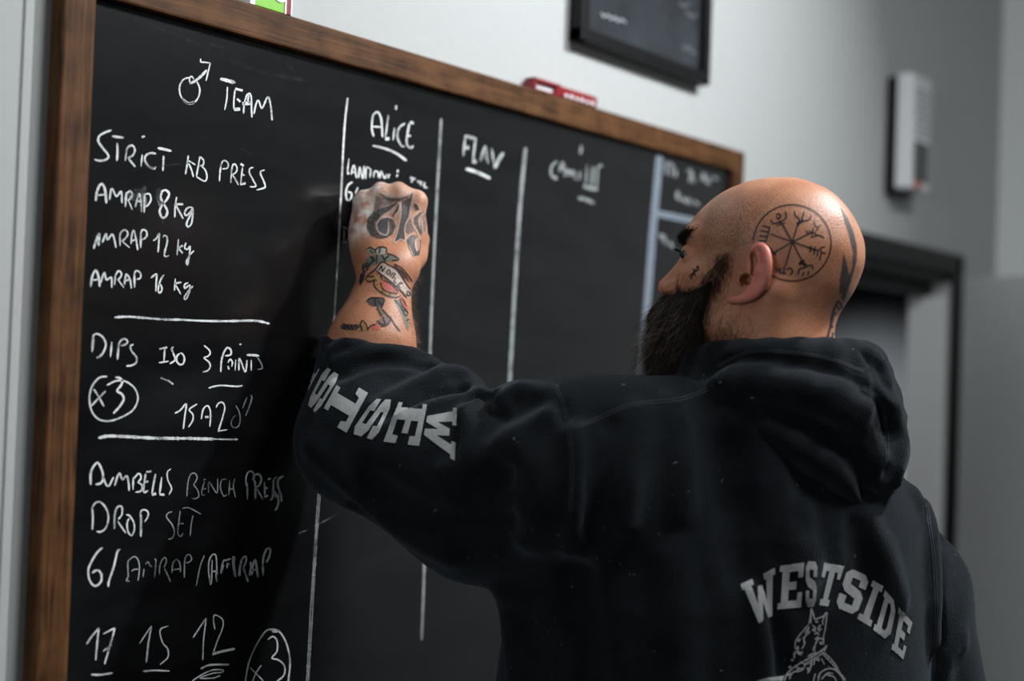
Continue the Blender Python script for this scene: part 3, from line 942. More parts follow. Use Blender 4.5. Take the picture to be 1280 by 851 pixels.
_er = catmull([(-.1, 7.4, 1.0), (-.6, 7.75, 2.5), (-1.55, 8.35, 3.25), (-2.45, 8.8, 2.75), (-2.85, 9.05, 1.5), (-2.75, 8.95, .1), (-2.15, 8.6, -1.2), (-1.0, 8.05, -2.05),
               (.5, 7.65, -2.45), (1.75, 7.35, -2.6)], .35)
EAR_RIM = np.column_stack([_er, np.interp(np.linspace(0, 1, len(_er)), [0, .15, .4, .7, .85, 1], [.28, .38, .46, .44, .5, .46])])


def head_sdf(q):
    """q in head centimetres"""
    x, y, z = q[:, 0], q[:, 1], q[:, 2]
    dx, dz = x - _pc[0], z - _pc[1]
    wide = 1 + np.clip(x - 1.0, 0, 12) * 0.022 + np.clip(z - 7, 0, 6) * 0.012
    yy = y * wide
    rad = np.sqrt(dx * dx + dz * dz)
    R0 = np.interp(np.arctan2(dz, dx), _ga, _gr).astype(f32)
    rr = np.sqrt(rad * rad + yy * yy) + 1e-6
    s, c = yy / rr, rad / rr
    Rd = 1 / np.sqrt((c / R0) ** 2 + (s / 7.75) ** 2)
    d = (rr - Rd) * 0.92
    m = mirror(q)
    d = smin(d, ell(q, (4.3, 0, -.8), (6.5, 5.9, 5.6)), 1.2)
    d = smin(d, ell(q, (4.2, 0, -5.0), (6.6, 5.9, 4.2)), 1.5)
    d = smin(d, ell(m, (5.8, 4.2, .1), (2.6, 1.6, 1.7)), 2.2)                    # cheekbone
    d = smin(d, cone(m, (9.2, 1.0, 5.1), (7.6, 4.2, 4.8), .62, .6), 1.6)          # brow
    d = smax(d, -ell(m, (10.5, 3.2, 2.9), (1.9, 2.2, 1.35)), 1.0)                  # socket
    d = smin(d, ball(m, (8.25, 3.1, 2.95), 1.3), .2)                             # lids over the eye
    d = smax(d, -ell(m, (9.2, 3.8, 2.85), (.85, 1.35, .45)), .12)               # opening
    nose = chain(q, [(9.5, 0, 3.6), (10.7, 0, 1.6), (12.4, 0, -.45)], [.72, .8, .92])
    nose = smin(nose, ball(q, (12.5, 0, -.7), .93), .5)
    nose = smin(nose, ell(m, (11.3, 1.25, -.95), (1.2, .75, .85)), .5)
    nose = smin(nose, cone(q, (9.6, 0, .6), (10.9, 0, -.8), 1.3, 1.2), .8)
    d = smin(d, nose, .7)
    d = smax(d, -ell(m, (11.85, .62, -1.75), (.75, .33, .5)), .2)                 # nostril
    d = smin(d, cone(q, (10.2, -1.8, -2.9), (10.2, 1.8, -2.9), .8, .8), .8)
    d = smin(d, cone(q, (10.3, -1.8, -3.9), (10.3, 1.8, -3.9), .75, .75), .6)
    d = smin(d, ball(q, (9.2, 0, -6.9), 2.0), 1.5)
    # neck
    d = smin(d, cone(q, (-1.2, 0, -3), (-1.8, 0, -17), 6.0, 6.9), 2.2)
    d = smin(d, cone(m, (-2.6, 5.6, -1.6), (2.2, 3.0, -13), 1.5, 1.6), 1.8)
    d = smax(d, -cone(q, (-9.6, -4.5, -4.3), (-9.6, 4.5, -4.3), .3, .3), 1.4)     # crease at the nape
    d = d + wave_noise(q, (1.1, 2.0), 5, .05)
    # ears
    ear = chain(m, EAR_RIM[:, :3], EAR_RIM[:, 3], .12)
    ear = smin(ear, chain(m, [(-1.5, 7.9, 2.3), (-1.9, 8.25, .6), (-1.3, 7.9, -1.1), (.2, 7.4, -2.0)], [.62, .75, .6, .42], .3), .45)
    ear = smin(ear, ell(m, (-1.1, 7.3, .1), (1.3, .8, 2.2)), .5)
    ear = smax(ear, -chain(m, [(-1.95, 9.35, 2.1), (-2.3, 9.55, .9), (-2.1, 9.3, -.4)], [.28, .34, .25]), .3)
    ear = smin(ear, cone(m, (.85, 7.15, -.1), (.75, 7.35, -.65), .42, .4), .3)     # tragus
    d = smin(d, ear, .28)
    d = smax(d, -chain(m, [(-.80, 8.35, 2.5), (-1.12, 8.5, 1.5), (-1.0, 8.4, .3)], [.34, .46, .36]), .14)
    d = smax(d, -chain(m, [(-.72, 7.85, 2.35), (-.98, 7.95, 1.4), (-.85, 7.85, .3)], [.30, .42, .34]), .14)
    d = smax(d, -chain(m, [(-.75, 7.4, 2.1), (-.80, 7.4, .4)], [.34, .34]), .14)
    return smax(d, -chain(m, [(.0, 8.2, -.35), (.25, 7.0, -.3), (.4, 5.6, -.2)], [.72, .62, .4]), .2)


# hand and arm frame: u along the hand, v towards the thumb, w out of the back of the hand
def frame(u, w):
    u = np.asarray(u, float) / np.linalg.norm(u)
    w = np.asarray(w, float) - u * (np.asarray(w, float) @ u)
    w /= np.linalg.norm(w)
    return np.stack([u, np.cross(w, u), w], 1)


WRIST = P(485, 332, 1.768)
KNUCK = P(487, 242, 1.798)
ELBOW = P(438, 560, 1.700)
L_SHO = P(742, 572, 1.560)
HAND_F = frame(KNUCK - WRIST, CAM - KNUCK)
if HAND_F[:, 1] @ _R < 0:
    HAND_F[:, 1] *= -1
print('hand length', np.linalg.norm(KNUCK - WRIST), 'forearm', np.linalg.norm(ELBOW - WRIST), 'upper', np.linalg.norm(ELBOW - L_SHO), 'knuckle y', KNUCK[1], 'elbow y', ELBOW[1])


def hand_sdf(q, curl=1.0):
    """q in hand centimetres: closed writing fist"""
    d = None
    mcp = [(8.8, 3.3, -.15), (9.45, 1.15, .3), (9.3, -1.05, .2), (8.6, -3.1, -.35)]
    wr = [(.3, 1.9, -.2), (.2, .7, .1), (.2, -.7, .1), (.3, -1.9, -.2)]
    for a, b in zip(wr, mcp):
        e = cone(q, a, b, 1.55, 1.25)
        d = e if d is None else smin(d, e, 1.1)
    d = smin(d, ell(q, (4.9, -.1, -1.0), (5.2, 4.3, 1.75)), 1.0)
    d = smin(d, ell(q, (4.5, -3.4, -1.4), (4.4, 1.6, 1.9)), 1.0)                  # little-finger side
    d = smin(d, ell(q, (4.8, 3.2, -1.7), (4.2, 1.7, 2.0)), 1.0)                   # thumb side
    fl = [66, 60, 58, 58]
    ln = [(4.4, 2.6, 2.0), (4.9, 2.9, 2.1), (4.5, 2.7, 2.1), (3.6, 2.1, 1.9)]
    rd = [1.08, 1.12, 1.08, .98]
    spread = [.05, 0.0, -.02, -.06]
    for i in range(4):
        a1 = math.radians(fl[i] * curl)
        p0 = np.array(mcp[i])
        angs = [a1, a1 + math.radians(88 * curl), a1 + math.radians(140 * curl)]
        pts = [p0]
        for L, a in zip(ln[i], angs):
            pts.append(pts[-1] + L * np.array([math.cos(a), spread[i], -math.sin(a)]))
        f = chain(q, pts, [rd[i] * 1.12, rd[i] * 1.02, rd[i] * .92, rd[i] * .8], .25)
        f = smin(f, ball(q, pts[0] + np.array([.0, 0, .12]), rd[i] * 1.1), .3)
        d = smin(d, f, 1.15)
    th = chain(q, [(2.0, 3.4, -1.6), (5.0, 3.9, -3.6), (7.4, 3.3, -5.2), (8.6, 2.0, -6.2)], [1.5, 1.25, 1.05, .85], .4)
    return smin(d, th, .7)


TORSO_T = P(935, 700, 1.70)
BODY_YAW = math.radians(58)
BF = np.array([math.cos(BODY_YAW), math.sin(BODY_YAW), 0])
BR = np.array([math.sin(BODY_YAW), -math.cos(BODY_YAW), 0])
BU = np.array([0, 0, 1.0])
R_SHO = P(1122, 740, 1.79)
R_ELB = R_SHO + np.array([.06, -.05, -.30])
R_WRI = R_ELB + BF * .10 + np.array([0, 0, -.25])
NECK_B = P(985, 475, 1.655)


def local_hand(p, wrist, fr):
    return ((p - wrist.astype(f32)) @ fr.astype(f32)) * f32(100)


def arm_sdf(p):
    q = local_hand(p, WRIST, HAND_F)
    hq = hand_sdf(q) * f32(.01)
    fw = frame(WRIST - ELBOW, CAM - WRIST)
    if fw[:, 1] @ _R < 0:
        fw[:, 1] *= -1
    w0 = WRIST
    d = cone(p, ELBOW, WRIST + (ELBOW - WRIST) * .45, .046, .0505)
    d = smin(d, cone(p, WRIST + (ELBOW - WRIST) * .42, WRIST + (ELBOW - WRIST) * .05, .049, .0315), .02)
    d = smin(d, cone(p, WRIST + fw[:, 1] * .006, WRIST - fw[:, 1] * .006, .0315, .0315), .012)
    d = smin(d, cone(p, ELBOW, L_SHO, .05, .062), .02)
    return smin(d, hq, .018)


def build_head():
    lo, hi = (-12.5, -10.2, -17.5), (14.5, 10.2, 13.0)
    v, qd = nets(head_sdf, lo, hi, .145)
    v = relax(v, qd, 2)
    return HEAD_C + (v / 100) @ HR.T, qd


def grid_world(fn, pts, pad, h):
    pts = np.array(pts)
    return nets(fn, pts.min(0) - pad, pts.max(0) + pad, h)


hv, hq_ = build_head()
av, aq = grid_world(arm_sdf, [WRIST + HAND_F[:, 0] * .12 - HAND_F[:, 2] * .08, KNUCK, ELBOW, WRIST - HAND_F[:, 1] * .03, WRIST + HAND_F[:, 1] * .03, L_SHO * .5 + ELBOW * .5], .075, .0016)
av = relax(av, aq, 2)


def trunk_sdf(p):
    d = chain(p, [NECK_B + BU * .02, NECK_B - BU * .03], [.052, .06])
    d = smin(d, cone(p, NECK_B - BU * .05, L_SHO + BR * .03, .06, .055), .05)
    d = smin(d, cone(p, NECK_B - BU * .05, R_SHO, .06, .06), .05)
    tc = np.array([TORSO_T[0], TORSO_T[1], 1.32])
    rot = np.stack([BR, BF, BU], 1)
    d = smin(d, ell(p, tc, (.19, .12, .27), rot), .06)
    d = smin(d, ell(p, tc - BU * .33, (.17, .115, .24), rot), .06)
    d = smin(d, cone(p, R_SHO, R_ELB, .055, .045), .03)
    d = smin(d, cone(p, R_ELB, R_WRI, .045, .03), .02)
    rf = frame(R_WRI - R_ELB, BR)
    d = smin(d, hand_sdf(local_hand(p, R_WRI, rf), .45) * f32(.01), .015)
    return d


tv, tq = grid_world(trunk_sdf, [NECK_B, L_SHO, R_SHO + BR * .06, R_WRI - BU * .22 + BR * .06, TORSO_T - BU * .65 - BR * .2, TORSO_T - BU * .65 + BF * .15 + BR * .1], .06, .007)
print('hand max y', av[:, 1].max())
print('verts', len(hv), len(av), len(tv))
def skin_mat():
    m, n, l, b = new_mat('skin')
    tc = n.new('ShaderNodeTexCoord')
    n1 = n.new('ShaderNodeTexNoise')
    n1.inputs['Scale'].default_value = 28
    n1.inputs['Detail'].default_value = 5
    cr = n.new('ShaderNodeValToRGB')
    cr.color_ramp.elements[0].position = 0.3
    cr.color_ramp.elements[0].color = (0.36, 0.142, 0.074, 1)
    cr.color_ramp.elements[1].position = 0.7
    cr.color_ramp.elements[1].color = (0.51, 0.240, 0.138, 1)
    l.new(tc.outputs['Object'], n1.inputs['Vector'])
    l.new(n1.outputs['Fac'], cr.inputs['Fac'])
    # redder ears and cheeks, shaved-hair shadow of cropped stubble, from named surface masks
    red = n.new('ShaderNodeAttribute'); red.attribute_name = 'flush'
    stb = n.new('ShaderNodeAttribute'); stb.attribute_name = 'stubble'
    chk = n.new('ShaderNodeAttribute'); chk.attribute_name = 'chalk_dust'
    m1 = n.new('ShaderNodeMixRGB'); m1.inputs[2].default_value = (0.60, 0.19, 0.15, 1)
    l.new(red.outputs['Fac'], m1.inputs[0]); l.new(cr.outputs['Color'], m1.inputs[1])
    dots = n.new('ShaderNodeTexNoise'); dots.inputs['Scale'].default_value = 700; dots.inputs['Detail'].default_value = 2
    l.new(tc.outputs['Object'], dots.inputs['Vector'])
    dr = n.new('ShaderNodeMapRange'); dr.inputs['From Min'].default_value = .38; dr.inputs['From Max'].default_value = .62
    l.new(dots.outputs['Fac'], dr.inputs['Value'])
    pr = n.new('ShaderNodeMath'); pr.operation = 'MULTIPLY'
    l.new(dr.outputs['Result'], pr.inputs[0]); l.new(stb.outputs['Fac'], pr.inputs[1])
    m2 = n.new('ShaderNodeMixRGB'); m2.inputs[2].default_value = (0.075, 0.05, 0.038, 1)
    l.new(pr.outputs[0], m2.inputs[0]); l.new(m1.outputs[0], m2.inputs[1])
    dn = n.new('ShaderNodeTexNoise'); dn.inputs['Scale'].default_value = 90; dn.inputs['Detail'].default_value = 5
    l.new(tc.outputs['Object'], dn.inputs['Vector'])
    d2 = n.new('ShaderNodeMapRange'); d2.inputs['From Min'].default_value = .3; d2.inputs['From Max'].default_value = .7
    l.new(dn.outputs['Fac'], d2.inputs['Value'])
    d3 = n.new('ShaderNodeMath'); d3.operation = 'MULTIPLY'
    l.new(d2.outputs['Result'], d3.inputs[0]); l.new(chk.outputs['Fac'], d3.inputs[1])
    m3 = n.new('ShaderNodeMixRGB'); m3.inputs[2].default_value = (0.80, 0.77, 0.75, 1)
    l.new(d3.outputs[0], m3.inputs[0]); l.new(m2.outputs[0], m3.inputs[1])
    l.new(m3.outputs[0], b.inputs['Base Color'])
    b.inputs['Roughness'].default_value = 0.47
    b.inputs['Subsurface Weight'].default_value = 0.10
    b.inputs['Subsurface Radius'].default_value = (0.008, 0.003, 0.0015)
    b.inputs['Specular IOR Level'].default_value = 0.38
    vo = n.new('ShaderNodeTexNoise'); vo.inputs['Scale'].default_value = 600; vo.inputs['Detail'].default_value = 4
    v2 = n.new('ShaderNodeTexVoronoi'); v2.inputs['Scale'].default_value = 400
    l.new(tc.outputs['Object'], vo.inputs['Vector']); l.new(tc.outputs['Object'], v2.inputs['Vector'])
    ad = n.new('ShaderNodeMath'); ad.operation = 'ADD'
    l.new(vo.outputs['Fac'], ad.inputs[0]); l.new(v2.outputs['Distance'], ad.inputs[1])
    bp = n.new('ShaderNodeBump'); bp.inputs['Strength'].default_value = 0.25; bp.inputs['Distance'].default_value = 0.0009
    l.new(ad.outputs[0], bp.inputs['Height']); l.new(bp.outputs['Normal'], b.inputs['Normal'])
    return m


bpos = [TORSO_T[0], TORSO_T[1], 0.0]
man = thing('person', 'bald bearded man in black hoodie with tattooed head writing on the blackboard', 'person', bpos)
bv = np.vstack([hv, av, tv])
bq = np.vstack([hq_, aq + len(hv), tq + len(hv) + len(av)])
bme = quad_mesh('body', bv, bq)
M_skin = skin_mat()
body = link('body', bme, M_skin, smooth=True)
adopt(man, body)


def sstep(x, a, b):
    t = np.clip((x - a) / (b - a), 0, 1)
    return t * t * (3 - 2 * t)


hl = (hv - HEAD_C) @ HR * 100
flush = np.zeros(len(bv), f32)
stub = np.zeros(len(bv), f32)
dust = np.zeros(len(bv), f32)
ay = np.abs(hl[:, 1])
flush[:len(hv)] = 0.9 * sstep(ay, 7.5, 8.3) * (1 - sstep(hl[:, 2], 3.6, 4.2)) * sstep(hl[:, 0], -4, -3) + 0.45 * sstep(hl[:, 0], 11, 12.8) * (np.abs(hl[:, 2] + .3) < 2)
hairline = sstep(hl[:, 2] + .10 * hl[:, 0], 1.0, 4.0) * (1 - sstep(hl[:, 0], 5.2, 7.4)) * (1 - .75 * sstep(hl[:, 2], 7.5, 11))
stub[:len(hv)] = 0.85 * hairline * (.35 + .65 * sstep(hl[:, 0], -6.5, 0.5)) * (1 - sstep(ay, 7.9, 8.2))
stub[:len(hv)] += 0.25 * sstep(-hl[:, 0], 4, 8) * sstep(hl[:, 2], -5, -1) * (1 - sstep(hl[:, 2], 1, 4))
al = (av - WRIST) @ HAND_F * 100
dust[len(hv):len(hv) + len(av)] = 0.95 * (1 - sstep(al[:, 1], -3.2, 1.5)) * sstep(al[:, 0], 1.5, 5) + .25 * sstep(al[:, 0], 3, 8)
for nm, arr in (('flush', flush), ('stubble', stub), ('chalk_dust', dust)):
    at = bme.attributes.new(nm, 'FLOAT', 'POINT')
    at.data.foreach_set('value', np.clip(arr, 0, 1).astype(f32))

# eyes
M_eye = simple('eye_white', (0.17, 0.14, 0.12), 0.2, 0.05, 60)
M_iris = simple('dark_iris', (0.02, 0.012, 0.008), 0.1, 0.1, 200)
for sy in (1, -1):
    bm = bmesh.new()
    c = from_head((8.33, 3.1 * sy, 2.95))
    bmesh.ops.create_uvsphere(bm, u_segments=32, v_segments=20, radius=.0120, matrix=Matrix.Translation(c))
    me = bpy.data.meshes.new('eyeball'); bm.to_mesh(me); bm.free()
    eo = link('eyeball', me, M_eye, smooth=True)
    adopt(man, eo)
    bm = bmesh.new()
    c = from_head((8.33 + .52, (3.1 + .52) * sy, 2.92))
    bmesh.ops.create_uvsphere(bm, u_segments=24, v_segments=14, radius=.0064, matrix=Matrix.Translation(c))
    me = bpy.data.meshes.new('iris'); bm.to_mesh(me); bm.free()
    io = link('iris', me, M_iris, smooth=True)
    adopt(eo, io)
# ------------------------------------------------------------------ hoodie
_tz = np.array([0.80, 1.05, 1.30, 1.42, 1.50, 1.56, 1.61, 1.66])
_ta = np.array([.240, .250, .268, .268, .255, .215, .15, .09])
_tar = np.array([.240, .250, .262, .245, .205, .150, .11, .08])
_tb = np.array([.165, .172, .178, .176, .160, .135, .105, .08])
_c0, _c1 = P(898, 850, 1.70), P(985, 480, 1.66)


def local(d, p, pts, rads, k, cut=False):
    """add (or cut) a fold chain, touching only the points near it"""
    pts = np.asarray(pts, float)
    m = max(rads) + k * 1.2 + .006
    lo, hi = (pts.min(0) - m).astype(f32), (pts.max(0) + m).astype(f32)
    i = np.flatnonzero(((p > lo) & (p < hi)).all(1))
    if len(i):
        e = chain(p[i], pts, rads)
        d[i] = smax(d[i], -e, k) if cut else smin(d[i], e, k)
    return d


FORE = (WRIST - ELBOW) / np.linalg.norm(WRIST - ELBOW)
CUFF = P(465, 428, 1.752)


def hoodie_base(p):
    z = p[:, 2]
    b = np.interp(z, _tz, _tb).astype(f32)
    t = np.clip((z - _c0[2]) / (_c1[2] - _c0[2]), -1.2, 1.1).astype(f32)
    t = np.where(t > 0, np.abs(t) ** f32(1.6), t * f32(.15))
    c = _c0[:2].astype(f32) + t[:, None] * (_c1 - _c0)[:2].astype(f32)
    q = p[:, :2] - c
    x = q @ BR[:2].astype(f32)
    y = q @ BF[:2].astype(f32)
    a = np.where(x > 0, np.interp(z, _tz, _tar), np.interp(z, _tz, _ta)).astype(f32)
    n = (np.abs(x / a) ** 2.3 + np.abs(y / b) ** 2.3) ** (1 / 2.3)
    d = (n - 1) * np.minimum(a, b) * f32(.9)
    d = smax(d, z - f32(1.655), .04)
    d = smax(d, f32(.84) - z, .02)
    # shoulders
    d = smin(d, cone(p, P(930, 548, 1.63), P(748, 556, 1.57), .076, .078), .05)
    d = smin(d, cone(p, P(1020, 598, 1.69), P(1123, 740, 1.79), .079, .084), .05)
    d = smin(d, chain(p, [P(1123, 740, 1.79), R_ELB, R_WRI - BU * .0], [.084, .078, .055], .03), .018)
    # raised left sleeve
    s = chain(p, [P(732, 592, 1.57), P(605, 612, 1.635), P(456, 548, 1.70)], [.104, .101, .079], .03)
    s = smin(s, cone(p, P(456, 548, 1.70), CUFF - FORE * .012, .079, .063), .02)
    s = smin(s, cone(p, P(655, 520, 1.60), P(690, 530, 1.59), .040, .05), .03)
    s = smin(s, cone(p, P(500, 478, 1.715), P(572, 512, 1.665), .040, .036), .025)
    cutp = ((p - CUFF.astype(f32)) @ (FORE * .93 + (CAM - CUFF) / np.linalg.norm(CAM - CUFF) * .25).astype(f32))
    s = smax(s, cutp, .008)
    d = smin(d, s, .035)
    # hem of the arm opening
    d = smax(d, -cone(p, CUFF - FORE * .02, CUFF + FORE * .05, .053, .057), .006)
    return d + wave_noise(p, (9, 16), 21, .006) + wave_noise(p, (40,), 4, .0015)


_lo = np.minimum.reduce([P(372, 560, 1.70), R_WRI, TORSO_T - .3])
_hi = np.maximum.reduce([P(470, 430, 1.80), R_SHO, TORSO_T + .3])
LO = np.array([_lo[0] - .12, _lo[1] - .06, 0.80])
HI = np.array([_hi[0] + .06, min(_hi[1] + .10, -.016), 1.74])
bv0, bq0 = nets(hoodie_base, LO, HI, .009)
B0 = bvh_of(bv0, bq0)


def fold(px, r, k, cut=False, sink=.45):
    """a cloth fold laid along the cloth: px control points, r in pixels"""
    c = catmull(px, 14)
    pts, rads = [], []
    rr = np.interp(np.linspace(0, 1, len(c)), np.linspace(0, 1, len(r)), r)
    for (x, y), ri in zip(c, rr):
        h = cast(B0, x, y)
        if h is None:
            h = cast(B0, x, y + 8)
        if h is None:
            continue
        s = ri * np.linalg.norm(h - CAM) / FPX
        d = (h - CAM) / np.linalg.norm(h - CAM)
        pts.append(h + d * s * (sink if not cut else -.15))
        rads.append(s)
    return (np.array(pts), rads, k, cut)


FOLDS = [f for f in [
    fold([(416, 440), (450, 424), (485, 420), (520, 426), (550, 448)], [8, 10, 10, 9], .010, sink=.3),
    fold([(420, 455), (465, 440), (518, 443), (550, 460)], [7, 9, 8], .012),
    fold([(425, 470), (470, 452), (520, 455), (560, 472)], [6, 7, 6], .010, True),
    fold([(470, 508), (500, 493), (535, 478), (575, 464)], [6, 10, 12], .015),
    fold([(480, 520), (515, 505), (550, 492), (585, 486)], [5, 7, 7], .012, True),
    fold([(505, 525), (540, 510), (590, 500)], [7, 10, 10], .015),
    fold([(548, 470), (572, 472), (592, 482), (602, 500)], [9, 14, 13, 9], .012),
    fold([(613, 500), (616, 512), (630, 524)], [9, 8, 5], .012, True),
    fold([(608, 494), (590, 502), (577, 530), (575, 585)], [8, 8, 7, 5], .014, True),
    fold([(558, 592), (600, 577), (645, 550), (690, 520)], [10, 16, 15, 10], .018),
    fold([(585, 515), (592, 535), (590, 560)], [9, 11, 9], .02),
    fold([(660, 570), (625, 600), (590, 622)], [9, 11, 8], .02, True),
    fold([(440, 634), (462, 634), (490, 645)], [8, 7, 5], .014, True),
    fold([(634, 500), (655, 490), (685, 494)], [13, 16, 12], .015),
    fold([(395, 560), (440, 600), (500, 655), (560, 690)], [8, 10, 12, 10], .03),
    fold([(460, 600), (520, 640), (590, 660), (650, 650)], [8, 10, 10, 8], .03, True),
    fold([(702, 508), (710, 535), (714, 575), (712, 650)], [4, 5, 6, 5], .014, True),
    fold([(720, 545), (726, 600), (716, 680)], [9, 12, 9], .025),
    fold([(650, 560), (672, 600), (665, 670)], [12, 16, 12], .03),
    fold([(797, 520), (788, 570), (778, 650)], [9, 12, 9], .025),
    fold([(760, 530), (745, 590), (740, 660)], [8, 10, 8], .02, True),
    fold([(838, 510), (848, 560), (852, 640)], [9, 12, 9], .025),
    fold([(885, 490), (925, 520), (958, 560), (970, 630), (998, 705)], [9, 14, 14, 12, 8], .03),
    fold([(905, 560), (915, 640), (930, 720)], [12, 16, 12], .03, True),
    fold([(1000, 640), (1012, 700), (1006, 740)], [8, 11, 7], .02),
    fold([(955, 735), (966, 780), (978, 840)], [6, 10, 10], .018, True),
    fold([(940, 740), (950, 790), (955, 850)], [6, 9, 9], .018),
    fold([(1086, 655), (1104, 697), (1122, 745)], [9, 13, 9], .022),
    fold([(1068, 660), (1080, 710), (1098, 770)], [8, 10, 8], .02, True),
    fold([(1140, 610), (1158, 650), (1164, 720), (1164, 800)], [8, 10, 10, 8], .02),
    fold([(1178, 670), (1176, 740), (1172, 851)], [5, 7, 7], .012, True),
    fold([(1198, 800), (1180, 820), (1176, 850)], [8, 9, 8], .02),
    fold([(640, 740), (650, 800), (655, 850)], [12, 16, 14], .03),
    fold([(720, 720), (730, 790), (735, 850)], [12, 16, 14], .03, True),
    fold([(840, 700), (850, 770), (850, 850)], [12, 14, 14], .03),
] if len(f[0]) > 1]


def hoodie_sdf(p):
    d = hoodie_base(p).copy()
    for pts, rads, k, cut in FOLDS:
        d = local(d, p, pts, rads, k, cut)
    return d


def hp(x, y, z):
    return P(x, y, z)


def hood_sdf(p):
    # stand-up collar round the neck, open towards the throat
    n0 = P(975, 452, 1.645)
    ring = []
    for a in np.linspace(-2.55, 2.55, 17):
        ring.append(n0 + (-BF * math.cos(a) * .094 + BR * math.sin(a) * .098) + BU * (.004 - .018 * (1 - math.cos(a)) * .5))
    d = chain(p, ring, [.021] * 17, .01)
    d = smin(d, chain(p, [q - BU * .038 - (q - n0) * np.array([-.10, -.10, 0]) for q in ring], [.026] * 17, .01), .02)
    # the bag hanging down the back
    bag = cone(p, P(950, 500, 1.585), P(1060, 505, 1.62), .046, .044)
    bag = smin(bag, cone(p, P(985, 535, 1.575), P(1078, 540, 1.635), .050, .046), .03)
    bag = smin(bag, cone(p, P(1030, 570, 1.59), P(1090, 570, 1.645), .046, .040), .03)
    bag = smin(bag, cone(p, P(1076, 585, 1.60), P(1090, 612, 1.63), .036, .022), .03)
    bag = smin(bag, cone(p, P(1060, 450, 1.64), P(1092, 470, 1.66), .020, .020), .02)
    bag = smin(bag, cone(p, P(1090, 505, 1.66), P(1118, 525, 1.67), .018, .014), .02)
    d = smin(d, bag, .022)
    d = smax(d, -cone(p, n0 - BU * .02, n0 + BU * .08, .066, .074), .012)
    for pts, rads, k, cut in HFOLDS:
        d = local(d, p, pts, rads, k, cut)
    return d + wave_noise(p, (14, 24), 33, .0035)


HFOLDS = []
HLO = np.array([_c1[0] - .26, _c1[1] - .24, 1.42])
HHI = np.array([_c1[0] + .20, _c1[1] + .18, 1.75])
h0, q0 = nets(hood_sdf, HLO, HHI, .008)
_B0 = B0
B0 = bvh_of(h0, q0)
HFOLDS = [f for f in [
    fold([(884, 470), (905, 453), (940, 446), (985, 452), (1035, 462), (1075, 478), (1100, 492)], [5, 5, 5, 5, 5, 6, 6], .008, True),
    fold([(900, 478), (930, 472), (985, 478), (1040, 490), (1080, 510)], [6, 9, 10, 9, 7], .016),
    fold([(1085, 440), (1099, 455), (1108, 480)], [7, 8, 7], .008),
    fold([(1076, 440), (1088, 458), (1094, 480)], [3, 3, 3], .005, True),
    fold([(1102, 496), (1116, 506), (1126, 520)], [7, 8, 7], .008),
    fold([(1078, 490), (1100, 505), (1106, 540), (1108, 590)], [4, 4, 4, 4], .008, True),
    fold([(1115, 520), (1124, 550), (1118, 600)], [9, 12, 9], .014),
    fold([(930, 510), (975, 520), (1030, 545), (1070, 580)], [7, 10, 10, 8], .02, True),
    fold([(960, 535), (1000, 560), (1045, 590), (1070, 620)], [8, 12, 12, 8], .02),
    fold([(1060, 560), (1078, 590), (1086, 625)], [6, 8, 6], .014, True),
    fold([(1040, 510), (1080, 535), (1096, 570)], [8, 10, 8], .02),
] if len(f[0]) > 1]
B0 = _B0

v, q = nets(hoodie_sdf, LO, HI, .0042)
v = relax(v, q, 3)
HB = bvh_of(v, q)


